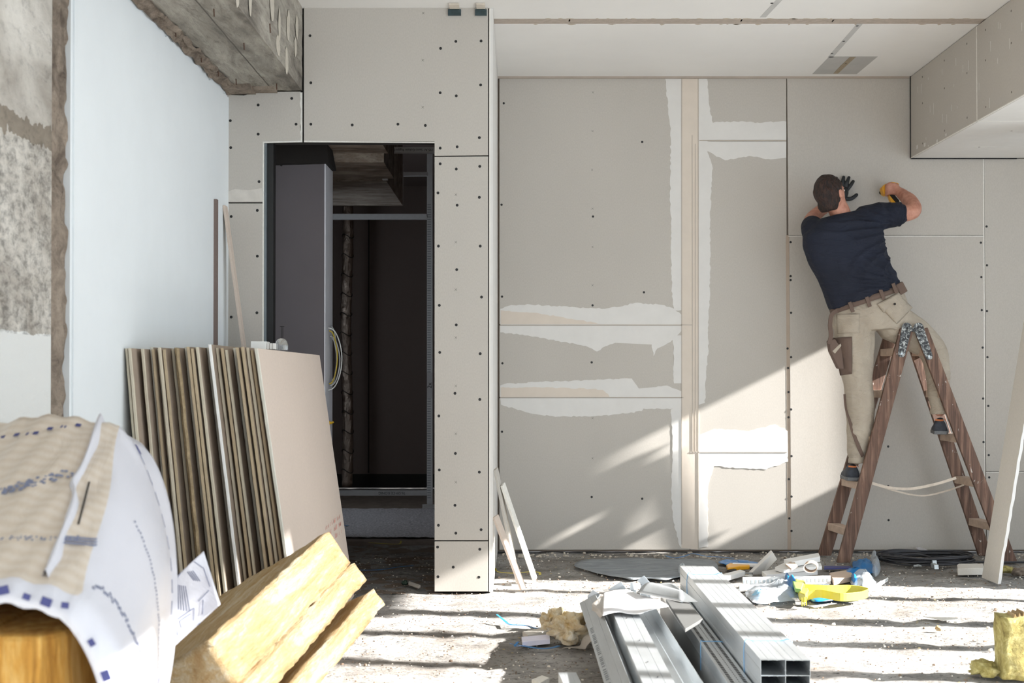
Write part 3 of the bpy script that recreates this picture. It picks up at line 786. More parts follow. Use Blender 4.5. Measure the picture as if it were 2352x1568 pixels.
# ---------------------------------------------------------------- insulation
def m_wool(name, a, b, c, stretch=(.25,2,2)):
    t = NT(name); tc = t.n('TexCoord').outputs['Object']; v = t.mapping(stretch, src=tc)
    n1 = t.noise(9, 6, v, .8, .65); n2 = t.noise(60, 6, v, .5, .7); n3 = t.noise(3, 3, v)
    col = t.ramp(t.math('ADD', t.math('MULTIPLY', n1, .7), t.math('MULTIPLY', n2, .3)), [(.36, a), (.5, b), (.62, c)])
    col = t.mix(1.0, col, t.ramp(n3, [(.35, BW(.9)), (.65, BW(1.04))]), 'MULTIPLY')
    t.bump(t.math('ADD', n1, n2), .9, .012)
    return t.set(col, .95)
M['wool'] = m_wool('yellow_mineral_wool', rgb(184,146,94), rgb(203,174,128), rgb(218,203,172))
M['wool_p'] = m_wool('pale_mineral_wool', rgb(206,170,104), rgb(232,214,178), rgb(244,238,224), (1,1,1))
M['wool_d'] = m_wool('golden_mineral_wool', rgb(176,118,36), rgb(214,158,70), rgb(236,196,120), (2.2,2,.22))
M['wool_o'] = m_wool('olive_mineral_wool', rgb(120,104,52), rgb(176,162,96), rgb(218,208,152), (1,1,1))
def fuzzy_box(size, amp=.006, seg=.03, seed=0):
    """box 0..sx,0..sy,0..sz with noisy faces"""
    bm = bmesh.new(); sx, sy, sz = size
    mb = MB(); 
    def face(o, u, v, lu, lv):
        nu = max(2, int(lu/seg)); nv = max(2, int(lv/seg)); o = Vector(o); u = Vector(u); v = Vector(v)
        mb.grid(lambda a, b: tuple(o+u*lu*a+v*lv*b), nu, nv)
    face((0,0,0),(1,0,0),(0,1,0),sx,sy); face((0,0,sz),(1,0,0),(0,1,0),sx,sy)
    face((0,0,0),(1,0,0),(0,0,1),sx,sz); face((0,sy,0),(1,0,0),(0,0,1),sx,sz)
    face((0,0,0),(0,1,0),(0,0,1),sy,sz); face((sx,0,0),(0,1,0),(0,0,1),sy,sz)
    out = []
    for (x, y, z) in mb.v:
        f = 34
        dx = float(vnoise(y*f+seed, z*f+x*13))-.5; dy = float(vnoise(x*f+seed+40, z*f+y*9))-.5; dz = float(vnoise(x*f*.8+80, y*f*.8+seed+z*7))-.5
        out.append((x+dx*amp*2, y+dy*amp*2, z+dz*amp*2))
    mb.v = out; return mb
Lx = Vector((.155, 1.2, .158)).normalized()
Wx = Vector((-.84, .22, -.50)); Wx = (Wx-Lx*Wx.dot(Lx)).normalized(); Tx = Lx.cross(Wx).normalized()
if Tx.z > 0: Tx = -Tx
def place_frame(o, org, ax, ay, az):
    m = Matrix((( ax.x, ay.x, az.x, org.x), (ax.y, ay.y, az.y, org.y), (ax.z, ay.z, az.z, org.z), (0,0,0,1)))
    o.matrix_world = m; return o
O = P(478, 1471, 3.5)
def slab(t0, th, l0, ln, wid, label, seed, yaw=0, skew=0.0):
    mb = fuzzy_box((ln, wid, th), .005, .022, seed)
    mb.v = [(x+skew*(z+t0), y, z) for x, y, z in mb.v]
    ax = (Lx+Tx*yaw).normalized(); az = (Tx-ax*Tx.dot(ax)).normalized(); ay = Wx
    if ax.cross(ay).dot(az) < 0: mb.f = [f[::-1] for f in mb.f]
    o = mb.build('insulation_slab', M['wool'], smooth=True, weld=True, fixn=True)
    if ax.cross(ay).dot(az) < 0:   # mirror-free frame
        for v in o.data.vertices: v.co.z = -v.co.z
        az = -az
        o.data.flip_normals()
    place_frame(o, O+Tx*t0+Lx*l0, ax, ay, az)
    return tag(o, label, 'insulation', 'mineral wool slabs stacked in the left foreground')
slab(0, .150, 0, 1.22, .6, 'thick yellow wool slab on top of the slanted insulation stack', 1, 0.0, .12)
slab(.153, .085, .0, 1.24, .6, 'middle yellow wool slab squeezed under the thick top slab', 7, .0, .16)
slab(.262, .075, -.1, 1.38, .6, 'lowest yellow wool slab of the stack, separated by a dark gap', 13, .014, .1)

# film-wrapped pack
def film(name, c, rough=.35, tr=.0, bumpn=True, stripes=None):
    t = NT(name); col = c
    if stripes:
        s_ = t.n('TexWave'); s_.inputs['Scale'].default_value = stripes; s_.inputs['Distortion'].default_value = 1.5; s_.bands_direction = 'Y'
        t.l(t.co, s_.inputs['Vector'])
        col = t.mix(t.math('MULTIPLY', s_.outputs['Fac'], .35), c, rgb(224,216,206))
    n = t.noise(7, 5, t.mapping((1,.35,.6)), 1.2)
    t.bump(n, .35, .02)
    m = t.set(col, rough); t.b.inputs['Subsurface Weight'].default_value = 0
    return m
M['film_top'] = film('film_over_wool', rgb(205,190,172), .35, stripes=9)
M['film_white'] = film('white_film', rgb(208,207,213), .32)
M['ink'] = plain('blue_ink', rgb(62,66,120), .6)
M['ink_grey'] = plain('grey_ink', rgb(120,126,150), .6)
pk = thing('insulation_pack', 'bulging film-wrapped insulation pack in the left foreground, golden wool at its open end', 'insulation pack', (-1.1, 2.8, 0))
def ztop(y): return .70+(y-2.4)*(.29/.7) if y < 3.1 else .99-.25*(y-3.1)
def xtr(y): return -.828-.152*(min(y,3.2)-2.4)/.7
def sect(y, k=None):
    zt = ztop(y); xr = xtr(y); out = []; bul = .10+.03*math.sin((y-2.4)*3)
    for i in range(31):      # right side from the floor up
        t_ = i/30
        out.append((xr+bul*math.sin(math.pi*(1-t_)**.75)*.95+.006*math.sin(9*t_+y*11), y, zt*t_))
    for i in range(1, 31):   # top towards the left
        t_ = i/30
        out.append((xr-.44*t_, y, zt+.035*math.sin(math.pi*min(1, t_*1.3))*(1 if y < 3.1 else .5)+.004*math.sin(40*t_+y*30)))
    for i in range(1, 9): out.append((xr-.44-.03*math.sin(math.pi*i/8), y, zt*(1-i/8)))
    return out
ys_ = [2.40+.92*k/46 for k in range(47)]
mb = MB(); R = [sect(y) for y in ys_]
# rounded far end, hem at the near end
def inset(r, y, k, kz): 
    cx_ = sum(p[0] for p in r)/len(r); cz_ = sum(p[2] for p in r)/len(r)
    return [(cx_+(p[0]-cx_)*k, y, max(0.003, cz_+(p[2]-cz_)*kz)) for p in r]
front = [inset(R[0], 2.345, .80, .80), inset(R[0], 2.35, .88, .87), inset(R[0], 2.365, .955, .94), inset(R[0], 2.38, .985, .985)]
back = [inset(R[-1], 3.35, .97, .97), inset(R[-1], 3.37, .9, .85), inset(R[-1], 3.375, .6, .5), inset(R[-1], 3.376, .05, .05)]
R = front+R+back
mb.rings(R, cap=False); n = len(R[0])
mb.mi = [1 if ((f[0] % n) >= 30 and (f[0] % n) < 61 and (f[0]//n) >= 3) else 0 for f in mb.f]
wr_ = mb.build('plastic_wrap', [M['film_white'], M['film_top']], pk, smooth=True, fixn=True)
so = wr_.modifiers.new('solid', 'SOLIDIFY'); so.thickness = .002; so.offset = -1
mb = MB()
rf = random.Random(4)
for k in range(3):    # open end of golden wool, folded layers
    x0_ = -1.325+k*.158; 
    R2 = []
    for j in range(13):
        t_ = j/12; y0_ = 2.33+.012*math.sin(5*t_+k*2)+.02*abs(math.sin(k*1.7))
        R2.append([(x0_+.006*math.sin(7*t_+k), y0_+.05, .0+.63*t_), (x0_+.03, y0_, .63*t_), (x0_+.12, y0_-.004, .63*t_), (x0_+.156+.006*math.sin(9*t_+k), y0_+.05, .63*t_), (x0_+.15, 3.0, .63*t_), (x0_, 3.0, .63*t_)])
    mb2 = MB(); mb2.rings(R2); o = mb2.build('wool_layer', M['wool_d'], pk, smooth=False, bevel=.012)
# raised fold on the top
mb = MB()
fold = [P(232,968,3.12), P(215,1010,2.98), P(190,1062,2.84), P(168,1100,2.76), P(172,1135,2.71), P(158,1190,2.62), P(140,1250,2.54), P(122,1300,2.47), P(104,1338,2.41)]
for q in fold: 
    q.z = ztop(q.y)+.028
fp = smooth_path(fold, 6)
Rr = []
for k, q in enumerate(fp):
    w_ = .012+.003*math.sin(k*.5); h_ = .008+.003*math.sin(k*.4)
    Rr.append([q+Vector((-w_,0,-.02)), q+Vector((-w_*.4,0,h_*.6)), q+Vector((0,0,h_)), q+Vector((w_*.3,0,h_*.3)), q+Vector((w_,0,-.02))])
mb.rings(Rr, closed=False); mb.build('film_fold', M['film_white'], pk, smooth=True)
# printed marks
mi_ = MB(); mg_ = MB(); rp = random.Random(12)
def ztopx(x, y):
    t_ = (xtr(y)-x)/.44; return ztop(y)+.035*math.sin(math.pi*min(1, max(0,t_)*1.3))+.002
def dot_top(mbx, x, y, s_, sl=0):
    pts = [(x+a*s_, y+b*s_, ztopx(x+a*s_, y+b*s_)) for a, b in ((-1,-1),(1,-1+sl),(1,1+sl),(-1,1))]
    mbx.prism(pts, (0,0,.0012))
def top_pt(px, py):
    lo, hi = 2.35, 3.3
    for _ in range(40):
        m_ = (lo+hi)/2; q = P(px, py, m_)
        if q.z > ztopx(q.x, m_): lo = m_
        else: hi = m_
    return P(px, py, lo)
for k in range(70):
    x_ = 2+rp.random()*168; y_ = 1128-45*(x_/170)+rp.uniform(-9,9); q = top_pt(x_, y_); dot_top(mg_, q.x, q.y, .0032)
for k in range(50):
    x_ = rp.random()*190; y_ = 1236+rp.uniform(-5,5); q = top_pt(x_, y_); dot_top(mg_, q.x, q.y, .0018)
for r0 in range(3):
    for k in range(12):
        q = top_pt(142+k*7, 1232+r0*7+k*.6); dot_top(mg_, q.x, q.y, .0026, .6)
for x_, y_ in ((5,1000),(38,994),(66,992),(82,990),(115,980),(146,976),(180,972)):
    q = top_pt(x_, y_+4); dot_top(mi_, q.x, q.y, .006)
o_ = top_pt(205,1108); q = top_pt(180,1205); mb = MB(); mb.ribbon([Vector((o_.x*(1-t_)+q.x*t_, o_.y*(1-t_)+q.y*t_, ztopx(o_.x*(1-t_)+q.x*t_, o_.y*(1-t_)+q.y*t_)+.001)) for t_ in [k/8 for k in range(9)]], .004)
mb.build('slit', M['dark'], pk)
def side_pt(y, t_):
    zt = ztop(y); xr = xtr(y); bul = .10+.03*math.sin((y-2.4)*3)
    return Vector((xr+bul*math.sin(math.pi*(1-t_)**.75)*.95+.006*math.sin(9*t_+y*11)+.001, y, zt*t_))
def dot_side(mbx, y, t_, s_, h_=None):
    h_ = h_ or s_
    a = [side_pt(y+dy, t_+dt) for dy, dt in ((-s_,-h_),(s_,-h_),(s_,h_),(-s_,h_))]
    mbx.prism(a, (.0012,0,0))
for k in range(90):
    f_ = k/90; dot_side(mg_, 2.44+.13*f_**.5+rp.uniform(-.008,.008), 1-.02-f_*.6, .0028)
for k in range(60):
    f_ = k/60; dot_side(mg_, 2.78+.02*f_+rp.uniform(-.004,.004), .92-f_*.6, .0022)
for g in range(8):
    for r0 in range(4):
        f_ = .93-.055*g; dot_side(mg_, 3.14+.014*(r0-1.5), f_, .0035, .017)
for f_, y_ in ((.96,3.2),(.36,3.1),(.33,3.09)): dot_side(mi_, y_, f_, .009, .012)
for t_ in (.22,.20): pass
for k in range(14):   # squares along the hem
    fr_ = k/13; i_ = int(18+fr_*40); a_ = Vector(R[1][i_]); a2_ = Vector(R[1][i_+1]); d_ = (a2_-a_).normalized(); n2_ = Vector((-d_.z, 0, d_.x))
    off = rp.uniform(.0,.012); c_ = a_+n2_*off*(-1); c_.y -= .006
    s_ = rp.choice((.007,.010)); mi_.prism([c_-d_*s_-n2_*s_*.8, c_+d_*s_-n2_*s_*.8, c_+d_*s_+n2_*s_*.8, c_-d_*s_+n2_*s_*.8], (0,.0015,0))
o = mi_.build('printed_squares', M['ink'], pk); o['kind'] = 'stuff'
o = mg_.build('printed_code', M['ink_grey'], pk); o['kind'] = 'stuff'
# second pack underneath the slabs
mb = MB(); mb.box(-1.35, -.755, 4.15, 4.62, 0.0, .17)
o = mb.build('insulation_pack', M['film_white'], bevel=.03, origin=(-1.05,4.4,0)); tag(o, 'low white-wrapped insulation pack lying on the floor under the wool slabs', 'insulation pack')
mb = MB()
for yy, zz in ((4.5,.06),(4.56,.05),(4.53,.1),(4.59,.09)): mb.box(-.756, -.754, yy, yy+.02, zz, zz+.02)
mb.build('printed_squares', M['ink'], o)
# loose film flap between pack and slabs
fl = thing('film_flap', 'creased white printed film flap standing between wrapped pack and yellow slabs', 'plastic film', P(420,1480,3.42))
FL = [(352,1530),(365,1505),(393,1335),(428,1300),(466,1265),(480,1292),(494,1330),(505,1368),(507,1385),(495,1402),(430,1460),(368,1512)]
def flap(u, v):  # u across left->right, v bottom->top
    l = (358+34*v, 1520-185*v) ; 
    tl = (393+73*v*0, 1335)
    bl = Vector((356,1525)); tl = Vector((393,1335)); tr = Vector((468,1265)); br = Vector((506,1388))
    a = bl.lerp(tl, v); b = br.lerp(tr, v); q = a.lerp(b, u)
    D = 3.42+.05*u+.03*math.sin(u*3.0)*(1-v)+.035*abs(u-.55)*(v-.3)
    return tuple(P(q.x, q.y, D))
mb = MB(); mb.grid(flap, 24, 24); o = mb.build('sheet', M['film_white'], fl, smooth=True, fixn=False); s_ = o.modifiers.new('s','SOLIDIFY'); s_.thickness = .0015
mb = MB()
def on_flap(u, v): return Vector(flap(u, v))+Vector((0,-.0025,0))
def fline(a, b, w=.0018):
    A = on_flap(*a); B = on_flap(*b); d = (B-A).normalized(); n = d.cross(Vector((0,1,0))).normalized()*w/2; mb.prism([A-n,B-n,B+n,A+n], (0,.001,0))
for k in range(8): fline((.10+.05*k, .95-.03*k), (.16+.055*k, .62-.045*k))
for k in range(4): fline((.5+.05*k,.92-.02*k),(.66+.04*k,.70-.03*k))
for a, b in (((.04,.92),(.3,1.0)),((.05,.6),(.14,.5)),((.28,.36),(.62,.30)),((.62,.30),(.6,.12)),((.28,.36),(.34,.12)),((.36,.3),(.56,.26)),((.36,.3),(.4,.18)),((.7,.34),(.9,.36)),((.78,.3),(.74,.1)),((.7,.98),(.9,.75)),((.9,.75),(.93,.4)),((.7,-.0),(.66,.0))): fline(a, b)
mb.build('printed_drawing', M['ink_grey'], fl)
mb = MB()
for u_, v_ in ((.06,.28),(.04,.20),(.10,.12)):
    q = on_flap(u_, v_); mb.box(q.x-.006, q.x+.006, q.y-.001, q.y, q.z-.008, q.z+.008)
mb.build('printed_squares', M['ink'], fl)
# olive block bottom right
p0 = P(2306, 1418, 4.6)
mb = fuzzy_box((.55, .10, p0.z-.004), .006, .018, 30)
o = mb.build('insulation_block', M['wool_o'], smooth=True, weld=True); o.location = (p0.x, 4.6, 0.004)
tag(o, 'olive-green mineral wool block standing on the floor at the right edge', 'insulation')
mb = MB()
for k in range(12):
    x = p0.x+.04+k*.016; mb.prism([(x,4.61,p0.z-.004),(x+.006,4.61,p0.z+.012+.004*(k%3)),(x+.012,4.61,p0.z-.004)], (0,.07,0))
mb.build('ruffled_top', M['wool'], o)
def lump(name, c, size, mat, label, cat, seed=0, n=3, amp=.35, squash=1):
    bm = bmesh.new(); bmesh.ops.create_icosphere(bm, subdivisions=n, radius=1)
    for v in bm.verts:
        d = v.co; k = 1+amp*(float(vnoise(d.x*2.2+seed, d.y*2.2+d.z*1.7+seed))*2-1)+amp*.5*(float(vnoise(d.x*6+seed+9, d.z*6+d.y*4))*2-1)
        v.co = Vector((d.x*size[0]*k, d.y*size[1]*k, max(-size[2]*.8, d.z*size[2]*k)))
    me = bpy.data.meshes.new(name); bm.to_mesh(me); bm.free(); me.materials.append(mat)
    for p in me.polygons: p.use_smooth = True
    o = bpy.data.objects.new(name, me); COL.objects.link(o); o.location = (c[0], c[1], c[2]+size[2]*.8)
    return tag(o, label, cat)
q = PZ(2268,1552,0); lump('wool_clump', (q.x,q.y+.02,0), (.062,.05,.03), M['wool_o'], 'olive wool clump on the floor against the block at the right edge', 'insulation', 4, 4)
q = PZ(2305,1545,0); lump('plaster_lump', (q.x-.0,q.y-.03,0), (.03,.03,.032), M['board_cut'], 'white crumbly plaster lump beside the olive wool block', 'rubble', 2, 4)
# ---------------------------------------------------------------- metal profiles
def sheet_path(path, th, ya, yb, org=(0,0,0), yaw=0, roll=0, pitch=0):
    """thin folded sheet: 2-D open path (x,z) thickened, extruded along y"""
    n = len(path); N = []
    for i in range(n):
        a = Vector(path[max(i-1,0)]); b = Vector(path[min(i+1,n-1)]); p = Vector(path[i])
        d1 = (p-a).normalized() if i > 0 else (b-p).normalized(); d2 = (b-p).normalized() if i < n-1 else d1
        n1 = Vector((-d1.y, d1.x)); n2 = Vector((-d2.y, d2.x)); m = (n1+n2)
        m = m.normalized()/max(.4, m.normalized().dot(n1)) if m.length > 1e-6 else n1
        N.append(m*th)
    M4 = Matrix.Translation(Vector(org)) @ Matrix.Rotation(yaw, 4, 'Z') @ Matrix.Rotation(pitch, 4, 'X') @ Matrix.Rotation(roll, 4, 'Y')
    mb = MB(); vs = []
    for y in (ya, yb):
        for i in range(n): vs.append(M4 @ Vector((path[i][0], y, path[i][1])))
        for i in range(n): vs.append(M4 @ Vector((path[i][0]+N[i].x, y, path[i][1]+N[i].y)))
    fs = []; m = 2*n
    for i in range(n-1):
        fs += [(i, i+1, m+i+1, m+i), (n+i, n+i+1, m+n+i+1, m+n+i), (i, i+1, n+i+1, n+i), (m+i, m+i+1, m+n+i+1, m+n+i)]
    fs += [(0, n, m+n, m), (n-1, 2*n-1, m+2*n-1, m+n-1)]
    mb.add(vs, fs); return mb, M4
def box_path(w, h, g=.002):
    h2 = h/2; w2 = w/2
    P_ = [(-.004+w2-w*.5, h)]
    pts = [(w2-w2, h), (w*.16-w2+w2*0, h)]
    # outer loop starting at the middle of the underside, clockwise, with shallow grooves in the web
    return [(0.002, 0), (-w2, 0), (-w2, h*.30), (-w2+g, h*.34), (-w2, h*.38), (-w2, h), (-w*.20, h), (-w*.18, h-g), (-w*.16, h), (w*.16, h), (w*.18, h-g), (w*.20, h), (w2, h), (w2, h*.38), (w2-g, h*.34), (w2, h*.30), (w2, 0), (.004, 0)]
def c_path(w, h, lip=.006, g=.002):
    w2 = w/2
    return [(-w2+lip, 0), (-w2, 0), (-w2, h), (-w*.22, h), (-w*.20, h-g), (-w*.18, h), (w*.18, h), (w*.20, h-g), (w*.22, h), (w2, h), (w2, 0), (w2-lip, 0)]
def u_path(w, h):
    w2 = w/2; return [(-w2, h), (-w2, 0), (-w*.2, 0), (-w*.18,.0015), (-w*.16, 0), (w*.16, 0), (w*.18,.0015), (w*.20, 0), (w2, 0), (w2, h)]
G = 'steel studs bundled on the floor'
Zt = P(1750, 1516, 3.86).z; hh = Zt/5-.0006
row_n = ['bottom', 'second-lowest', 'middle', 'second-highest', 'top']
for r0 in range(5):
    for c0 in range(2):
        xc = .7835+c0*.0755; j = random.uniform(-.006,.006)
        mb, _ = sheet_path(box_path(.0742, hh-.0012), .0011, 3.86+j, 5.78+j*2, (xc, 0, r0*(hh+.0006)+.002), yaw=-.0078*0)
        o = mb.build('steel_stud', M['steel'], origin=(xc, 4.8, 0)); o.rotation_euler.z = 0
        tag(o, f"galvanised box-shaped stud, {row_n[r0]} row, {['left','right'][c0]} column of the strapped bundle", 'metal profile', G)
        if r0 == 4:
            mb = MB(); 
            for yy in (3.99, 5.66):
                mb.box(xc-.016, xc-.013, yy, yy+.018, Zt-.0008, Zt+.0006); mb.box(xc+.013, xc+.016, yy, yy+.018, Zt-.0008, Zt+.0006)
                if yy < 4 and c0 == 0: mb.box(xc-.013, xc+.013, yy+.008, yy+.0105, Zt-.0008, Zt+.0006)
            mb.build('punch_mark', M['black'], o)
M['strap'] = plain('blue_strap', rgb(36,112,170), .4)
M['strap_l'] = plain('light_blue_strap', rgb(110,160,200), .4)
for yy, nm in ((4.13, 'thin blue strap tied round the near end of the stud bundle'), (5.52, 'thin blue strap tied round the far end of the stud bundle')):
    mb = MB(); x0_, x1_ = .7445, .8985
    mb.tube(smooth_path([(x0_, yy, .01), (x0_-.001, yy, Zt*.5), (x0_, yy, Zt+.0005), (.78, yy+.004, Zt+.002), (.86, yy+.004, Zt+.002), (x1_+.001, yy, Zt), (x1_+.002, yy, Zt*.5), (x1_, yy, .01)], 4), .0016, 6)
    tag(mb.build('strap', M['strap_l'], origin=(.82, yy, 0)), nm, 'strap')
# perforated tracks
for k in range(3):
    z1_ = .048*k; mb, M4 = sheet_path([(-.037, 0), (-.037, .046), (.037, .046), (.037, 0)], .0012, 3.45, 5.87-k*.03, (.7015-.0008*k, 0, z1_+.002))
    o = mb.build('perforated_track', M['steel_dull'] if k < 2 else M['steel'], origin=(.7, 4.7, z1_))
    tag(o, ['lowest', 'middle', 'topmost perforated'][k]+' steel track beside the strapped bundle', 'metal profile', 'steel tracks next to the bundle')
    if k == 2:
        mb = MB(); zt_ = z1_+.002+.046+.0010
        y_ = 3.5
        while y_ < 5.8:
            for xo in (-.022, .020): mb.box(.70+xo-.0055, .70+xo+.0055, y_, y_+.013, zt_, zt_+.0012)
            mb.box(.7005-.001, .7005+.001, y_+.004, y_+.014, zt_, zt_+.0012)
            y_ += .024
        q = mb.build('slots', M['black'], o); q['kind'] = 'stuff'
mb = MB(); mb.tube(smooth_path([(.661,4.55,.05),(.6615,4.55,.15),(.67,4.55,.154),(.73,4.55,.154),(.742,4.55,.15)],4), .0014, 6)
tag(mb.build('strap', M['strap_l'], origin=(.7,4.55,.1)), 'thin blue strap across the perforated tracks', 'strap')
# left group: lower tier
for r0 in range(2):
    for c0 in range(3):
        mb, _ = sheet_path(c_path(.078, .06), .0012, 3.4, 5.62-.05*c0, (.365+c0*.092, 0, r0*.063+.002))
        tag(mb.build('steel_stud', M['steel'], origin=(.365+c0*.092, 4.4, 0)), f"galvanised stud under the film, {['bottom','upper'][r0]} tier, {['left','middle','right'][c0]} of three", 'metal profile', 'steel studs under the white film')
mb, _ = sheet_path(c_path(.075, .05), .0012, 3.3, 5.35, (.352, 0, .122), yaw=.006, roll=math.radians(-28), pitch=.0)
o = mb.build('steel_stud', M['steel'], origin=(.35, 4.4, .13)); tag(o, 'tilted printed steel stud on the left flank of the loose profiles', 'metal profile', 'loose steel profiles on top')
me_s = []
mb = MB(); rr = random.Random(5)
nrm = Vector((-math.sin(math.radians(28)),0,math.cos(math.radians(28))))
for k in range(46):
    yy = 3.6+k*.026+rr.uniform(-.003,.003)
    if k % 7 == 6: continue
    c_ = Vector((.352-.012-.006*yy, yy, .122)) + Vector((math.cos(math.radians(28))*-.014, 0, 0)) ; 
    base = Vector((.352-.006*yy, yy, .122)) + Matrix.Rotation(math.radians(-28), 3, 'Y') @ Vector((-.03, 0, .0517))
    e = Matrix.Rotation(math.radians(-28), 3, 'Y') @ Vector((.012, 0, 0)); 
    mb.prism([base, base+e, base+e+Vector((0,.010,0)), base+Vector((0,.010,0))], Matrix.Rotation(math.radians(-28), 3, 'Y') @ Vector((0,0,.0006)))
q = mb.build('stamped_code', plain('stamp_grey', rgb(120,124,126), .6), o); q['kind'] = 'stuff'
mb, _ = sheet_path(c_path(.096, .06), .0012, 3.3, 5.28, (.434, 0, .135), yaw=.004, roll=math.radians(2))
o = mb.build('steel_stud', M['steel'], origin=(.43, 4.4, .13)); tag(o, 'wide steel stud lying web upward between tilted stud and open channel', 'metal profile', 'loose steel profiles on top')
mb = MB()
for yy, xo in ((3.82,.01),(4.02,.0),(4.35,.006),(4.75,-.004)): mb.prism([(.43+xo-.018,yy,.197),(.43+xo-.013,yy+.006,.197),(.43+xo-.012,yy+.014,.197),(.43+xo-.017,yy+.008,.197)], (0,0,.0025))
mb.build('punch_mark', M['black'], o)
mb, _ = sheet_path(u_path(.098, .055), .0012, 3.3, 5.3, (.541, 0, .135), yaw=.008, roll=math.radians(-4))
tag(mb.build('steel_channel', M['steel'], origin=(.54, 4.4, .13)), 'open U-shaped steel channel with sunlit inside beside the perforated track', 'metal profile', 'loose steel profiles on top')
# short darkened stud across
def slabpoly(pts, z, th, name, mat, label, cat, group=None, zs_=None, bevel=.0008):
    q = [PZ(a, b, (zs_[i] if zs_ else z)) for i, (a, b) in enumerate(pts)]
    mb = MB(); mb.prism(q, (0,0,-th)); o = mb.build(name, mat, bevel=bevel, origin=sum(q, Vector())/len(q)-Vector((0,0,th))); return tag(o, label, cat, group)
slabpoly([(1530,1376),(1566,1366),(1614,1420),(1574,1444)], .215, .012, 'stud_offcut', plain('dark_zinc', rgb(104,104,102), .5, .4), 'short shade-darkened stud offcut lying across the gap between the profiles', 'metal profile')  # zinc coloured darker for the shade on its web
mb = MB(); q = [PZ(*a, .2235) for a in ((1561,1397),(1573,1391),(1575,1393),(1563,1400))]; mb.prism(q, (0,0,.0015)); 
# bent offcut
ob = thing('bent_sheet', 'bent pale steel sheet offcut with pointed tip on the white film', 'metal offcut', PZ(1530,1370,.235))
def bent(u, v):
    a = P(1464+38*v, 1360-20*v-2*v, 5.15+.12*v); b = P(1568+0*v, 1383-26*v, 4.98+.10*v); q = a.lerp(b, u); q.z += .018*math.sin(math.pi*v)
    return tuple(q)
mb = MB(); mb.grid(bent, 10, 8); o = mb.build('folded_half', M['steel'], ob, smooth=True); s_ = o.modifiers.new('s', 'SOLIDIFY'); s_.thickness = .0012
def bent2(u, v):
    a = P(1497+25*v, 1338+2*v, 5.3); b = P(1562+8*(1-v), 1382-28*v, 5.0+.1*v); q = a.lerp(b, u); q.z += .014*math.sin(math.pi*u*.9); return tuple(q)
mb = MB(); mb.grid(bent2, 10, 6); o = mb.build('curved_half', M['steel'], ob, smooth=True); s_ = o.modifiers.new('s', 'SOLIDIFY'); s_.thickness = .0012
mb = MB(); mb.prism([P(1566,1382,4.98), P(1602,1382,4.96), P(1562,1353,5.1)], (0,.002,.002)); mb.build('pointed_tip', M['steel'], ob)
for pts, D, lab in (([(1464,1332),(1479,1321),(1500,1345),(1498,1352),(1478,1346)], 5.42, 'upright steel offcut poking up behind the bent sheet'),
                    ([(1396,1354),(1427,1335),(1442,1358),(1430,1362)], 5.45, 'bent steel end poking up above the white film'),
                    ([(1349,1368),(1362,1354),(1378,1364),(1362,1392),(1352,1385)], 5.5, 'small steel end at the left corner of the film'),
                    ([(1448,1338),(1453,1337),(1458,1356),(1446,1357)], 5.5, 'narrow steel tab standing between the two bent ends')):
    q = [P(a, b, D) for a, b in pts]; mb = MB(); mb.prism(q, (.004, .05, -.01)); mb.box(q[-1].x-.01, q[-1].x+.03, q[-1].y, q[-1].y+.05, .127, q[-1].z+.005); tag(mb.build('steel_offcut', M['steel'], bevel=.001, origin=q[-1]), lab, 'metal offcut')
# white film draped over the profiles
ft = thing('film_sheet', 'white plastic film draped over the ends of the loose profiles', 'plastic film', PZ(1440,1385,.21))
def drape(u, v):
    ss = lambda f: f*f*(3-2*f)
    L_ = Vector((1364,1384)).lerp(Vector((1392,1416)), v); 
    T_ = [(1386,1360),(1440,1353),(1490,1370),(1533,1390)]; B_ = [(1384,1414),(1425,1406),(1470,1409),(1536,1394)]
    def pl(A, t_):
        k = min(2, int(t_*3)); f = t_*3-k; return Vector(A[k]).lerp(Vector(A[k+1]), f)
    a = pl(T_, u); b = pl(B_, u); q = a.lerp(b, v); p = PZ(q.x, q.y, .212)
    p.z += .006*math.sin(u*20+v*3)*math.exp(-((u-.45)**2+(v-.4)**2)*18)+.004*math.sin(u*9)
    return tuple(p)
mb = MB(); mb.grid(drape, 40, 16); o = mb.build('draped_part', plain('bright_film', rgb(238,236,236), .4, bump=.3, bs=25), ft, smooth=True, fixn=False); s_ = o.modifiers.new('s','SOLIDIFY'); s_.thickness = .001
t = NT('milky_film'); t.bump(t.noise(18,5,dist=1.5), .5, .01); M['milky'] = t.set(rgb(222,216,208), .3, 0, Transmission_Weight=.25, Alpha=.72, IOR=1.2)
def tail(u, v):
    A = [(1392,1362,.21),(1362,1385,.2),(1352,1420,.13),(1350,1455,.05),(1330,1480,.006),(1290,1490,.004)]
    B = [(1398,1408,.21),(1385,1412,.2),(1372,1435,.12),(1370,1462,.05),(1345,1488,.004),(1300,1488,.012)]
    def pl(A, t_):
        k = min(4, int(t_*5)); f = t_*5-k; return Vector(A[k]).lerp(Vector(A[k+1]), f)
    q = pl(A, v).lerp(pl(B, v), u); p = PZ(q.x, q.y, q.z); return (p.x+.004*math.sin(v*25+u*5), p.y, p.z+.003*math.sin(v*21))
mb = MB(); mb.grid(tail, 14, 40); o = mb.build('hanging_tail', M['milky'], ft, smooth=True); s_ = o.modifiers.new('s','SOLIDIFY'); s_.thickness = .001
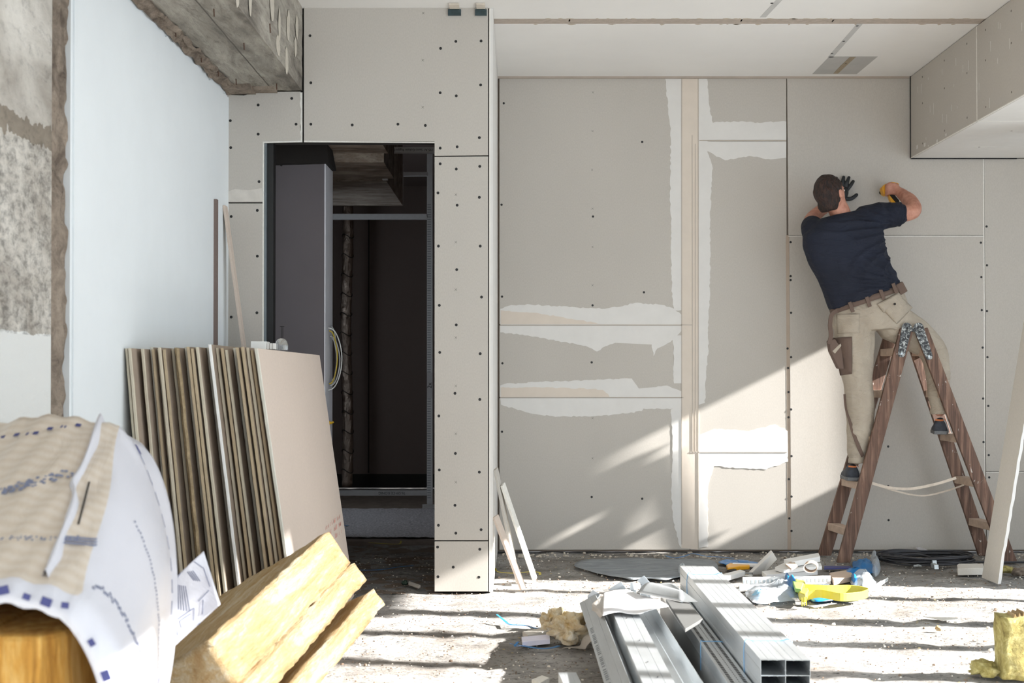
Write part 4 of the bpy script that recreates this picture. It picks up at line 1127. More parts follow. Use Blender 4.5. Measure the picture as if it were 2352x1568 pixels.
# wool tuft
q = PZ(1306,1476,0)
lump('wool_tuft', (q.x, q.y, .004), (.073,.055,.058), M['wool_p'], 'torn yellow wool tuft on film left of the steel profiles', 'insulation', 14, 5, .55)
q = PZ(1280,1465,0)
lump('wool_tuft', (q.x-.02, q.y+.1, .003), (.05,.04,.055), M['wool_p'], 'pale fluffy wool tuft behind the golden tuft on the floor', 'insulation', 31, 5, .5)
slabpoly([(1200,1450),(1262,1437),(1266,1446),(1212,1458)], .02, .018, 'profile_offcut', M['board_light'], 'flat grey-white strip offcut just left of the wool tufts', 'offcut')
slabpoly([(1198,1462),(1262,1456),(1263,1467),(1200,1474)], .022, .02, 'leaflet', plain('violet_white', rgb(226,224,240), .5), 'white leaflet with violet edge lying in front of the strip offcut', 'leaflet')
# front left short stud
mb, _ = sheet_path(c_path(.058, .05), .0012, 0, .75, (.168, 3.55, .05), yaw=0)
for i, v in enumerate(mb.v): mb.v[i] = (v[0]+(4.3-v[1])*.07, v[1], v[2])
o = tag(mb.build('steel_stud', M['steel'], origin=(.2, 3.9, .05)), 'short steel stud at the bottom edge left of the profile pile', 'metal profile')
mb = MB(); mb.box(.12,.26,3.6,4.25,0,.048)
for i, v in enumerate(mb.v): mb.v[i] = (v[0]+(4.3-v[1])*.07, v[1], v[2])
tag(mb.build('timber_offcut', M['board_cut'], bevel=.002, origin=(.19,3.9,0)), 'pale block under the short steel stud at the bottom edge', 'offcut')
slabpoly([(1221,1560),(1245,1550),(1262,1556),(1240,1568)], .02, .018, 'plaster_chunk', M['board_cut'], 'white plaster chunk left of the short stud at the bottom edge', 'rubble')
# ---------------------------------------------------------------- wooden double ladder
def m_wood(name, a, b, c, ax='z'):
    t = NT(name); v = t.mapping((7,7,.55)); n = t.noise(5, 5, v, 1.5); w_ = t.n('TexWave'); w_.inputs['Scale'].default_value = 7; w_.inputs['Distortion'].default_value = 6; w_.inputs['Detail'].default_value = 3
    w_.bands_direction = 'X'; t.l(t.mapping((1,1,.12)), w_.inputs['Vector'])
    col = t.mix(t.math('MULTIPLY', w_.outputs['Fac'], .6), t.ramp(n, [(.35, a), (.5, b), (.68, c)]), a)
    pn = t.noise(26, 4, t.mapping((1,1,.6)), .8); col = t.mix(t.ramp(pn, [(.66, BW(0)), (.70, BW(.85))]), col, rgb(206,198,188))
    t.bump(n, .3, .004); return t.set(col, .65)
M['wood'] = m_wood('aged_ladder_wood', rgb(76,54,42), rgb(116,86,70), rgb(146,116,97))
M['wood_p'] = plain('worn_pale_tread', rgb(186,164,146), .8, var=.16, vs=26, bump=.3, bs=60)
t = NT('paint_spattered_metal'); n = t.noise(75, 5, dist=.6); M['spatter'] = t.set(t.ramp(n, [(.42, rgb(48,48,50)), (.52, rgb(96,100,102)), (.62, rgb(186,188,184))]), .6, .2)
lad = thing('ladder', 'old paint-spattered wooden double ladder the man stands on', 'ladder', (2.42, 7.65, 0))
DN, DFr = 7.50, 7.80
railT = {}
def rail(a, b, D, name='rail', th=.026, w_=.078):
    A = P(*a, D); B = P(*b, D); A.y = B.y = D; A.z = max(A.z, .0)
    d = (B-A).normalized(); n = Vector((-d.z, 0, d.x)) if False else Vector((d.z, 0, -d.x)); h = n*w_/2
    # floor-cut foot
    A0 = A-h+d*0; mb = MB(); mb.prism([A-h+d*(h.z/d.z), A+h-d*(h.z/d.z), B+h, B-h], (0, th, 0))
    o = mb.build(name, M['wood'], lad, bevel=.003); return A, B
r1 = rail((1938,1292), (2083,757), DN); r2 = rail((2322,1292), (2117,757), DN)
r3 = rail((1894,1276), (2046,772), DFr); r4 = rail((2264,1276), (2095,772), DFr)
def xat(r, z): t_ = (z-r[0].z)/(r[1].z-r[0].z); return r[0].x+(r[1].x-r[0].x)*t_
for zt_ in (.205, .482, .755, 1.03, 1.285):
    for ra, rb in ((r1, r3), (r2, r4)):
        zz = zt_ if ra is r1 else zt_+(.03 if zt_ < .3 else .015 if zt_ < .6 else .008 if zt_ < .8 else 0)
        xa_ = xat(ra, zz-.02); xb_ = xat(rb, zz-.02); hw = .036
        mb = MB(); mb.hexa([(xa_-hw,DN+.026,zz-.045),(xa_+hw,DN+.026,zz-.045),(xb_+hw,DFr,zz-.045),(xb_-hw,DFr,zz-.045),(xa_-hw,DN+.026,zz),(xa_+hw,DN+.026,zz),(xb_+hw,DFr,zz),(xb_-hw,DFr,zz)])
        mb.build('rung', M['wood_p'], lad, bevel=.004)
for (a, b) in (((2083,752),(2071,812)), ((2110,752),(2134,818))):
    A = P(*a, DN-.004); B = P(*b, DN-.004); d = (B-A).normalized(); n = Vector((d.z,0,-d.x)); pts = []
    for k in range(9): an = math.pi*k/8; pts.append(A+n*.03*math.cos(an)-d*.03*math.sin(an))
    for k in range(9): an = math.pi*k/8; pts.append(B-n*.022*math.cos(an)+d*.022*math.sin(an))
    mb = MB(); mb.prism(pts, (0,.005,0)); o = mb.build('hinge_plate', M['spatter'], lad, bevel=.001)
    mb = MB()
    mb.cyl(B+Vector((0,-.003,0)), B+Vector((0,.002,0)), .007, 10); mb.build('rivet', M['galv'], o)
mb = MB(); A = P(2097,757,DN); mb.cyl((A.x, DN-.01, A.z), (A.x, DFr+.03, A.z-.01), .012, 12); mb.build('hinge_rod', M['spatter'], lad)
mb = MB()
for b in ((2083,757),(2115,757)): 
    p = P(*b, DN); mb.cyl((A.x,DN-.004,A.z),(p.x,DN-.004,p.z+.004),.012,8)
mb.build('hinge_joint', M['spatter'], lad)
# webbing straps between the sides
M['web'] = plain('cream_webbing', rgb(206,192,176), .8, var=.1, vs=40)
a0 = P(1992,1106,DN+.04); a1 = P(2196,1097,DN+.06)
mb = MB(); pts = smooth_path([a0, P(2040,1119,7.55), P(2092,1122,7.56), P(2150,1111,7.57), a1], 8); mb.ribbon(pts, .016, up=(0,-1,0), th=.0015); mb.build('spreader_strap', M['web'], lad)
b0 = P(1992,1112,DFr-.04); b1 = P(2216,1112,DFr-.06)
mb = MB(); pts = smooth_path([a0+Vector((0,.02,0)), P(2060,1128,7.7), P(2118,1138,7.72), P(2170,1128,7.72), P(2214,1113,7.62)], 8); mb.ribbon(pts, .010, up=(0,-1,0), th=.0015); mb.build('spreader_strap', M['web'], lad)

# ---------------------------------------------------------------- the man on the ladder
man = thing('person', 'dark-haired man in navy T-shirt and beige work trousers, leaning against the wall from the ladder', 'person', (2.3, 7.66, .482))
U = 1/376.0
def PM(a, b, D): return P(a, b, D-.075*min(1, max(0, (7.9-D)/.2)))
def sec(c, hv, dh, n=20, e=2.3):
    """one body section: pixel centre, pixel half-vector, depth; returns ring"""
    C_ =PM(c[0], c[1], c[2]); A_ = Vector((hv[0]*U, 0, -hv[1]*U)); B_ = Vector((0, dh, 0)); out = []
    for i in range(n):
        a = 2*math.pi*i/n; ca, sa = math.cos(a), math.sin(a)
        ca = math.copysign(abs(ca)**(2/e), ca); sa = math.copysign(abs(sa)**(2/e), sa)
        out.append(C_+A_*ca+B_*sa)
    return out
def lim(pts, n=14):
    """pts: (px,py,D,r)"""
    q = [PM(a, b, c) for a, b, c, r in pts]; rad = [r for *_, r in pts]; m = 5
    qs = smooth_path(q, m); rs_ = []
    for i in range(len(q)-1):
        for k in range(m): f = k/m; f = f*f*(3-2*f); rs_.append(rad[i]*(1-f)+rad[i+1]*f)
    rs_.append(rad[-1]); 
    # rounded ends
    d0 = (qs[0]-qs[1]).normalized(); d1 = (qs[-1]-qs[-2]).normalized()
    qs = [qs[0]+d0*rs_[0]*.8, qs[0]+d0*rs_[0]*.45]+qs+[qs[-1]+d1*rs_[-1]*.45, qs[-1]+d1*rs_[-1]*.8]
    rs_ = [rs_[0]*.3, rs_[0]*.8]+rs_+[rs_[-1]*.8, rs_[-1]*.3]
    return qs, rs_, n
from mathutils.bvhtree import BVHTree
def remeshed(mb, name, mat, parent, vox, sm=4, f=.5, disp=None):
    o = mb.build(name, mat, None, smooth=True)
    r = o.modifiers.new('remesh', 'REMESH'); r.mode = 'VOXEL'; r.voxel_size = vox; r.use_smooth_shade = True
    if sm: s = o.modifiers.new('smooth', 'SMOOTH'); s.iterations = sm; s.factor = f
    bpy.context.view_layer.update()
    me = bpy.data.meshes.new_from_object(o.evaluated_get(bpy.context.evaluated_depsgraph_get()))
    bpy.data.objects.remove(o); me.name = name
    if disp:
        n = len(me.vertices); co = np.empty(n*3); no = np.empty(n*3); me.vertices.foreach_get('co', co); me.vertex_normals.foreach_get('vector', no)
        co = co.reshape(-1,3); no = no.reshape(-1,3); co = co+no*(disp(co)*np.clip(np.abs(no[:,1])*1.3-.15, .12, 1))[:,None]; me.vertices.foreach_set('co', co.ravel()); me.update()
    for p in me.polygons: p.use_smooth = True
    me.materials.clear(); me.materials.append(mat)
    o = bpy.data.objects.new(name, me); COL.objects.link(o); o.parent = parent; o.matrix_parent_inverse = wmat(parent).inverted()
    return o
def bvh_of(o): 
    return BVHTree.FromPolygons([v.co.copy() for v in o.data.vertices], [tuple(p.vertices) for p in o.data.polygons])
CAMP = Vector((0,0,CAMZ))
def cast(bv, px, py, off=.004, fallback=7.6):
    d = ray(px, py).normalized(); h = bv.ray_cast(CAMP, d)[0]
    if h is None: h = P(px, py, fallback)
    return h-d*off
def cloth_patch(bv, q4, off, name, mat, parent, th=.004, n=14, puff=0.0, fb=7.6):
    a, b, c, d = [Vector(v) for v in q4]; mb = MB()
    def fn(u, v):
        q = a.lerp(b, u).lerp(d.lerp(c, u), v); e = min(1, 6*min(u, 1-u))*min(1, 6*min(v, 1-v))
        return tuple(cast(bv, q.x, q.y, off*(.35+.65*e)+puff*e, fb))
    mb.grid(fn, n, n); o = mb.build(name, mat, parent, smooth=True, fixn=False); s_ = o.modifiers.new('s','SOLIDIFY'); s_.thickness = th; s_.offset = 0
    return o
def shirt_folds(co):
    x, y, z = co.T
    px = 1190+x*2880/y; py = 866-(z-1.11)*2880/y
    ax, ay = px-2075, py-520           # fan of folds from the right armpit
    ang = np.arctan2(ay, -ax); rad = np.hypot(ax, ay)
    wv = vnoise(px*.012+3, py*.018)*2.2
    f1 = (1-np.abs(np.sin(ang*11+wv*1.6)))**1.5*np.exp(-((rad-85)/75)**2)
    ax, ay = px-2075, py-655           # fan from the right waist
    ang = np.arctan2(-ay, -ax); rad2 = np.hypot(ax, ay)
    f2 = (1-np.abs(np.sin(ang*9+wv*2)))**1.5*np.exp(-((rad2-70)/75)**2)
    f3 = (vnoise(px*.02+py*.006, py*.07-px*.02)-.5)
    sl = np.clip((px-2022)/20, 0, 1)
    return .020*f1+.019*f2+.016*f3*(1-sl)+.010*sl*(vnoise(px*.13, py*.03)-.5)
def trouser_folds(co):
    x, y, z = co.T
    px = 1190+x*2880/y; py = 866-(z-1.11)*2880/y
    f = vnoise(px*.035+py*.012, py*.05-px*.012)-.5; g = vnoise(px*.06+9, py*.16-px*.05)-.5
    low = np.clip((py-780)/60, 0, 1)
    return .012*f+.007*g*(.4+.8*low)
def ell(mb, c, r, rot=None, n=16, m=12):
    R = []
    for j in range(1, m):
        b = math.pi*j/m-math.pi/2; ring = []
        for i in range(n):
            a = 2*math.pi*i/n; v = Vector((r[0]*math.cos(b)*math.cos(a), r[1]*math.cos(b)*math.sin(a), r[2]*math.sin(b)))
            if rot: v = rot @ v
            ring.append(Vector(c)+v)
        R.append(ring)
    mb.rings(R)
t = NT('skin'); n = t.noise(30, 4); M['skin'] = t.set(t.ramp(n, [(.35, rgb(176,118,98)), (.65, rgb(200,146,124))]), .55); t.b.inputs['Subsurface Weight'].default_value = 0.0
M['hair'] = None
t = NT('dark_brown_hair'); n = t.noise(110, 5, t.mapping((1,1,.3)), .8); t.bump(n, 1.0, .01); M['hair'] = t.set(t.ramp(n, [(.40, rgb(20,12,9)), (.62, rgb(66,42,33))]), .6)
# skin body: head, neck, arms, hand, trunk and legs in one surface
HR = Matrix.Rotation(math.radians(-12), 3, 'Y') @ Matrix.Rotation(math.radians(-54), 3, 'Z')
hc =PM(1908, 446, 7.64)
def hp(x, y, z): return hc + HR @ Vector((x, y, z))     # head frame: +y is where the face looks, +x its right side
mb = MB()
ell(mb, hc, (.074, .094, .108), HR); ell(mb, hp(0,.03,-.05), (.056, .066, .075), HR)
ell(mb, hp(0,.098,-.02), (.012,.018,.02), HR, 10, 8); ell(mb, hp(0,.088,.01), (.009,.016,.03), HR, 10, 8)     # nose
ell(mb, hp(0,.088,-.058), (.022,.010,.007), HR, 10, 8); ell(mb, hp(0,.082,-.092), (.02,.02,.017), HR, 10, 8) # mouth, chin
ell(mb, hp(0,.076,.025), (.05,.02,.01), HR, 12, 8)                                                              # brow
for sx in (-1, 1):
    ell(mb, hp(sx*.078,-.004,-.012), (.009,.019,.031), HR, 12, 8); ell(mb, hp(sx*.082,-.012,-.008), (.006,.012,.026), HR, 12, 8)
def addl(mbx, pts): q, r, n = lim(pts); mbx.tube(q, r, n)
addl(mb, [(1915,462,7.65,.060),(1928,485,7.68,.062),(1935,510,7.69,.07)])
mb.rings([sec((1938,503,7.69),(48,-9),.06), sec((1936,535,7.69),(68,-13),.09), sec((1945,590,7.69),(66,-16),.10), sec((1965,645,7.69),(62,-22),.095), sec((1995,700,7.69),(70,-20),.095), sec((2005,745,7.69),(70,-8),.10)])
addl(mb, [(1995,505,7.69,.062),(2030,493,7.68,.060),(2066,491,7.66,.054),(2092,487,7.66,.049),(2098,478,7.69,.049),(2090,462,7.76,.046),(2075,448,7.84,.037),(2064,440,7.87,.030)])
addl(mb, [(1872,532,7.69,.055),(1862,514,7.77,.046),(1866,500,7.84,.042),(1890,480,7.89,.038),(1918,460,7.93,.030),(1932,448,7.945,.030)])
addl(mb, [(1965,735,7.68,.085),(1968,830,7.68,.075),(1975,905,7.68,.055),(1975,970,7.68,.05),(1969,1055,7.67,.035)])
addl(mb, [(2045,735,7.70,.085),(2095,766,7.715,.068),(2140,808,7.72,.05),(2153,865,7.70,.045),(2158,945,7.67,.035)])
# right hand: palm wrapped round the tool's grip
addl(mb, [(2063,439,7.87,.030),(2052,434,7.885,.034),(2045,434,7.89,.030)])
for k, (ax, ay) in enumerate(((2037,427),(2038,434),(2041,441),(2045,447))):
    addl(mb, [(2056,ay-3,7.875,.011),(2046,ay-4,7.862,.0105),(2037,ay-2,7.868,.0095),(2036,ay+1,7.89,.0085),(2042,ay+2,7.905,.008)][:5])
addl(mb, [(2062,426,7.88,.012),(2050,421,7.90,.0105),(2040,422,7.91,.009)])
body = remeshed(mb, 'body', M['skin'], man, .0055, 3)
for sx in (-1, 1):
    mb = MB(); ell(mb, hp(sx*.031,.083,.008), (.011,.008,.008), HR, 12, 8); mb.build('eye', plain('eye_white', rgb(220,216,210), .3), man, smooth=True)
# hair
mb = MB(); rh = random.Random(2)
ell(mb, hp(0,-.012,.016), (.086,.100,.108), HR, 40, 30)
ell(mb, hp(0,-.042,-.048), (.070,.056,.068), HR, 30, 20)
vs = []
for v in mb.v:
    d = Vector(v)-hc; l_ = HR.inverted() @ d
    vv = Vector(v)+d.normalized()*(.010*(float(vnoise(l_.x*40+9, l_.z*26+l_.y*30))-.5)+.004*(float(vnoise(l_.x*110, l_.z*80+l_.y*90))-.5))
    # keep face and neck free
    l2 = HR.inverted() @ (vv-hc)
    if l2.y > .062: l2.y = .062+ (l2.y-.062)*.2
    if l2.y > .02 and l2.z < .035: l2.y = .02; l2.x *= .75
    if l2.z < -.10: l2.z = -.10
    vs.append(tuple(hc+HR @ l2))
mb.v = vs
def hair_disp(co):
    l_ = (co-np.array(hc)) @ np.array(HR)
    return .007*(vnoise(l_[:,0]*60+l_[:,2]*14, l_[:,2]*22+l_[:,1]*50)-.5)+.004*(vnoise(l_[:,0]*150+9, l_[:,2]*40+l_[:,1]*140)-.5)
remeshed(mb, 'hair', M['hair'], man, .0045, 6, .6, hair_disp)
# T-shirt
def m_shirt():
    t = NT('navy_cotton'); v = t.mapping((1.3,1,4.2), rot=(0,math.radians(-24),0)); n = t.noise(5.5, 3, v, .9); n2 = t.noise(900, 2); n3 = t.noise(4, 3)
    col = t.ramp(n3, [(.3, rgb(17,22,37)), (.7, rgb(24,30,47))])
    dust = t.ramp(t.noise(30, 4, t.mapping((1,1,.4), rot=(0,.5,0)), 2), [(.70, BW(0)), (.75, BW(.35))])
    x, y, z = t.xyz(); reg = t.math('MULTIPLY', t.math('LESS_THAN', z, 1.88), t.math('LESS_THAN', x, 2.15))
    col = t.mix(t.math('MULTIPLY', dust, reg), col, rgb(120,126,134))
    t.bump(n, .4, .05); return t.set(col, .85)
M['navy'] = m_shirt()
mb = MB()
mb.rings([sec((1986,684,7.69),(80,-30),.128), sec((1976,660,7.69),(79,-30),.132), sec((1962,625,7.69),(80,-24),.132), sec((1945,585,7.69),(87,-21),.138), sec((1936,550,7.69),(92,-17),.140), sec((1932,525,7.69),(88,-17),.132), sec((1932,505,7.69),(72,-15),.105), sec((1932,492,7.69),(48,-10),.078)])
addl(mb, [(1985,508,7.69,.094),(2020,497,7.685,.086),(2045,494,7.675,.077),(2063,492,7.665,.073)])
addl(mb, [(1885,540,7.69,.09),(1872,532,7.72,.080),(1864,518,7.775,.068)])
shirt = remeshed(mb, 'tshirt', M['navy'], man, .008, 6, .6, shirt_folds)
mb = MB(); c_ =PM(2066,492,7.662)
R = []
for k, (dx, rr) in enumerate(((-.012,.072),(-.004,.0745),(.004,.0745),(.005,.069),(-.01,.068))): R.append([c_+Vector((dx, rr*math.cos(a), rr*math.sin(a)*1.0)) for a in [i*math.pi/12 for i in range(24)]])
R.append(R[0]); mb.rings(R, cap=False); mb.build('sleeve_hem', M['navy'], man, smooth=True)
# trousers
t = NT('beige_canvas'); n = t.noise(7, 4, t.mapping((1,1,1.6)), 1.2); t.bump(n, .6, .035)
M['beige'] = t.set(t.ramp(t.noise(5, 4), [(.3, rgb(160,148,132)), (.7, rgb(180,169,153))]), .9)
M['brown_c'] = plain('brown_canvas', rgb(104,86,76), .9, var=.08, vs=12, bump=.3, bs=40)
mb = MB()
mb.rings([sec((1991,688,7.69),(79,-27),.118), sec((1995,710,7.69),(86,-22),.125), sec((2000,735,7.69),(90,-14),.128), sec((2006,758,7.69),(84,-4),.118)])
addl(mb, [(1962,742,7.685,.122),(1963,785,7.685,.122),(1966,830,7.685,.108),(1971,884,7.685,.086),(1975,930,7.68,.090),(1975,980,7.68,.080),(1969,1030,7.675,.063),(1969,1050,7.675,.052)])
addl(mb, [(2048,738,7.70,.118),(2095,765,7.715,.108),(2140,802,7.72,.086),(2153,850,7.70,.074),(2156,900,7.69,.066),(2158,936,7.675,.054)])
tr = remeshed(mb, 'trousers', M['beige'], man, .008, 5, .6, trouser_folds); TB = bvh_of(tr)
# belt with loops
mb = MB(); R = []
for k, (off, g) in enumerate(((0,1.0),(0,1.03),(14,1.03),(14,1.0))):
    R.append(sec((1987+off*.28, 681+off*.9, 7.69), (79*g, -27.5*g), .122*g, 40))
R.append(R[0]); mb.rings(R, cap=False); belt = mb.build('belt', M['brown_c'], man, smooth=True)
for (px, py) in ((2026,676),(2055,662),(1994,693),(1955,705)):
    p =PM(px, py, 7.69-.122*(.93 if px > 2040 else 1)-.006); ang = -.35
    mb = MB(); mb.obox((p.x, p.y-.002, p.z), (.011*math.cos(ang),0,-.011*math.sin(ang)), (0,.004,0), (.032*math.sin(ang)*1,0,.032*math.cos(ang))); mb.build('belt_loop', M['brown_c'], man, bevel=.002)
mb = MB(); p =PM(2069,662,7.62); mb.obox(p, (.022,0,.012), (0,.02,0), (-.016,0,.03)); mb.build('belt_pouch', M['brown_c'], man, bevel=.006)
def patch(pts, D, dth, name, mat, bulge=0.0, parent=None):
    q = [PM(a, b, D) for a, b in pts]; mb = MB(); mb.prism(q, (0, dth, 0)); o = mb.build(name, mat, parent or man, bevel=.006); return o
# holster pocket flap on the right seat, hammer pocket on the left thigh
hp_ = cloth_patch(TB, [(2019,702),(2068,680),(2096,706),(2060,744)], .006, 'holster_pocket', M['beige'], man, puff=.014)
cloth_patch(TB, [(2015,698),(2064,671),(2074,684),(2030,718)], .022, 'pocket_flap', M['beige'], hp_, .003)
p = cast(TB, 2055, 698, .03); mb = MB(); mb.cyl(p, p+Vector((0,-.003,0)), .007, 12); mb.build('snap', M['dark'], hp_)
cloth_patch(TB, [(1921,722),(1974,719),(1974,764),(1923,766)], .006, 'seat_pocket', M['beige'], man, .002)
tp = cloth_patch(TB, [(1912,776),(1957,773),(1957,858),(1930,862)], .008, 'thigh_pocket', M['brown_c'], man, puff=.01)
tp2 = patch([(1903,782),(1918,778),(1934,800),(1939,848),(1926,846),(1907,806)], 7.60, .06, 'tool_pouch', M['brown_c'])
patch([(1912,806),(1931,788),(1933,794),(1918,812)], 7.597, .006, 'pouch_flap', M['beige'], parent=tp2)
mb = MB(); pts = smooth_path([cast(TB,a_,b_,.004,7.6) for a_, b_ in ((1941,905),(1944,935),(1952,965),(1962,1000),(1974,1030),(1982,1048))], 5); mb.ribbon(pts, .022, up=(0,-1,0), th=.003); mb.build('side_stripe', M['brown_c'], man)
mb = MB(); pts = smooth_path([PM(1936,710,7.64),PM(1912,720,7.63),PM(1906,745,7.63),PM(1908,770,7.62),PM(1903,790,7.60)], 8); mb.ribbon(pts, .024, up=(0,-1,0), th=.012); mb.build('tool_strap', M['brown_c'], man)
# cuffs
for (c_, rr, zc) in (((1969,1058,7.675), .053, 0), ((2158,946,7.675), .056, 0)):
    C_ =PM(*c_); R = []
    for dz, r_ in ((.03, rr-.006), (.01, rr), (-.012, rr+.001), (-.013, rr-.008), (.02, rr-.012)): R.append([C_+Vector((r_*math.cos(a), r_*math.sin(a), dz)) for a in [i*math.pi/10 for i in range(20)]])
    R.append(R[0]); mb = MB(); mb.rings(R, cap=False); mb.build('cuff', M['beige'], man, smooth=True)
# shoes, heels towards us
M['shoe'] = plain('dark_grey_suede', rgb(58,62,70), .8, var=.25, vs=40)
M['sole'] = plain('grey_rubber', rgb(108,110,112), .8, var=.15, vs=60)
def shoe(x, y, z, rot, lab):
    e = []
    def T_(v): return Vector((x,y,z))+Matrix.Rotation(rot,3,'Z') @ Vector(v)
    mb = MB(); R = []
    for yy, hw, h_ in ((-.085,.018,.075),(-.08,.034,.09),(-.05,.042,.10),(0,.042,.10),(.05,.045,.075),(.11,.05,.06),(.155,.042,.05),(.18,.018,.04)):
        ring = []
        for i in range(14):
            a = math.pi*i/13; ring.append(T_((hw*math.cos(a), yy, .016+(h_-.016)*max(0,math.sin(a))**.7)))
        R.append(ring)
    mb.rings(R); sh_ = mb.build('shoe', M['shoe'], man, smooth=True)
    mb = MB(); R = []
    pts = [(-.09,.02),(-.086,.037),(-.05,.045),(.0,.042),(.06,.047),(.11,.054),(.16,.045),(.187,.02)]
    out = [(w_, yy) for yy, w_ in pts]+[(-w_, yy) for yy, w_ in pts[::-1]]
    mb.prism([T_((a, b, .0005)) for a, b in out], (0,0,.022)); mb.build('sole', M['sole'], sh_, bevel=.004)
    mb = MB()
    for k in range(3): mb.ribbon(smooth_path([T_((.044,-.06+.03*k,.03)), T_((.030,-.082+.03*k if k==0 else -.05+.03*k,.07)), T_((.018,-.084+.02*k,.092))],4), .006, up=(0,-1,0))
    mb.build('shoe_trim', plain('pale_trim', rgb(170,172,172), .6), sh_)
    mb = MB(); mb.ribbon([T_((-.03,-.078,.088)), T_((0,-.088,.086)), T_((.03,-.078,.088))], .01, up=(0,-1,0)); mb.build('heel_tab', plain('orange_tab', rgb(190,110,60), .6), sh_)
p =PM(1964,1100,7.66); shoe(p.x, 7.665, .483, -.12, 'l')
p =PM(2169,996,7.66); shoe(p.x, 7.66, .764, -.3, 'r')
# black work glove on the left hand, fingers spread on the wall
mb = MB()
addl(mb, [(1920,457,7.94,.034),(1932,447,7.950,.038),(1937,440,7.955,.036)])
for f in ([(1930,434,7.965,.012),(1924,418,7.972,.011),(1921,408,7.972,.010)],
          [(1935,432,7.966,.012),(1936,416,7.968,.0115),(1938,406,7.972,.0105)],
          [(1940,432,7.966,.012),(1946,418,7.966,.0115),(1950,407,7.972,.0105)],
          [(1944,438,7.966,.012),(1953,427,7.963,.0115),(1960,416,7.972,.0110)],
          [(1941,456,7.962,.014),(1955,456,7.966,.0130),(1968,447,7.970,.0115)]): addl(mb, f)
t = NT('black_rubber_glove'); n = t.noise(50, 4); t.bump(n, .3, .004); M['glove'] = t.set(rgb(30,34,38), .4)
remeshed(mb, 'glove', M['glove'], man, .004, 3)
# yellow hand tool
tl = thing('hand_tool', 'yellow and black hand tool the man presses against the wall with his bare hand', 'tool',PM(2050,450,7.9))
M['yellow'] = plain('yellow_plastic', rgb(232,166,30), .4, var=.05)
mb = MB(); q = [PM(*a, 7.90) for a in ((2024,432),(2032,423),(2050,419),(2062,421),(2064,427),(2050,428),(2042,434),(2044,444),(2034,450),(2027,446))]
mb.prism([v+Vector((0,-.02,0)) for v in q], (0,.06,0)); mb.build('tool_body', M['yellow'], tl, bevel=.006)
mb = MB(); q = [PM(*a, 7.90) for a in ((2038,446),(2047,442),(2064,461),(2066,470),(2052,472),(2044,462))]
mb.prism([v+Vector((0,-.018,0)) for v in q], (0,.04,0)); mb.build('tool_handle', M['yellow'], tl, bevel=.006)
mb = MB(); q = [PM(*a, 7.875) for a in ((2044,446),(2052,444),(2066,460),(2066,466),(2058,463))]
mb.prism(q, (0,.02,0)); mb.build('rubber_grip', M['dark'], tl, bevel=.003)
mb = MB(); p =PM(2030,440,7.94); mb.cyl(p, (p.x-.005, 7.985, p.z), .02, 14, .012); mb.build('tool_nose', M['dark'], tl)
# ---------------------------------------------------------------- floor clutter
M['bluep'] = plain('blue_plastic', rgb(12,112,176), .35, var=.1, vs=20)
def straps(pts, w_, label, mat='strap', z=.006):
    q = [PZ(a, b, zz if zz is not None else z) for a, b, zz in [(p_+(None,))[:3] for p_ in pts]]
    mb = MB(); mb.ribbon(smooth_path(q, 5), w_); return tag(mb.build('strap_piece', M[mat], origin=q[0]), label, 'strap')
straps([(1141,1411,.03),(1160,1426),(1172,1434),(1205,1436),(1232,1443),(1246,1441)], .012, 'blue strap piece with raised end left of the wool tufts')
straps([(1173,1478,.02),(1200,1483),(1240,1489),(1265,1488),(1284,1483)], .016, 'blue strap piece on the floor in front of the wool tufts')
straps([(1190,1474,.03),(1183,1484,.02),(1200,1482)], .01, 'short blue strap end lying across the strap before the tufts')
straps([(1338,1412,.03),(1352,1408,.03)], .014, 'blue strap scrap beside the film tail')
straps([(1382,1502),(1400,1508),(1414,1513)], .010, 'small blue strap scrap left of the profile pile')
straps([(1528,1276),(1550,1281),(1575,1276),(1592,1271,.02),(1620,1277,.015),(1655,1279),(1685,1282)], .016, 'long blue strap lying near the back wall above the membrane')
straps([(784,1205),(800,1207)], .02, 'short blue strap scrap on the painted sun strip in the doorway')
straps([(815,1309),(850,1309),(885,1307),(920,1301),(949,1299)], .014, 'blue strap lying on the dark floor inside the doorway')
M['yel_s'] = plain('yellow_strap', rgb(196,180,66), .5)
straps([(847,1246),(880,1248),(916,1249),(921,1242)], .012, 'thin yellow strap on the dark floor in the doorway', 'yel_s')
straps([(1137,1305,.03),(1144,1313),(1180,1316),(1215,1313),(1238,1314),(1240,1320)], .014, 'yellow strap loop on the floor behind the strips by the pillar', 'yel_s')
# membrane
t = NT('grey_membrane'); n = t.noise(10, 5, t.mapping((.5,2,1)), 1.5); t.bump(n, .8, .02); M['membrane'] = t.set(t.ramp(n, [(.35, rgb(122,127,131)), (.65, rgb(150,155,158))]), .75)
out = [(1319,1300),(1327,1292),(1345,1287),(1400,1284),(1470,1283),(1540,1285),(1600,1284),(1640,1290),(1650,1310),(1640,1330),(1600,1330),(1560,1327),(1530,1332),(1500,1330),(1478,1330),(1452,1333),(1430,1327),(1400,1323),(1370,1317),(1340,1308)]
q = [PZ(a, b, .004) for a, b in out]; cm = sum(q, Vector())/len(q)
mb = MB(); R = []
rg = random.Random(3)
for k in range(9):
    f = 1-k/8.001; R.append([cm+(v-cm)*f+Vector((0,0,.006*float(vnoise((cm+(v-cm)*f).x*9, (cm+(v-cm)*f).y*20)))) for v in smooth_path(q, 3, True)])
mb.rings(R, cap=False); o = mb.build('membrane_sheet', M['membrane'], smooth=True, origin=cm); s_ = o.modifiers.new('s','SOLIDIFY'); s_.thickness = .003
tag(o, 'grey crinkled membrane sheet lying flat on the floor before the back wall', 'sheet')
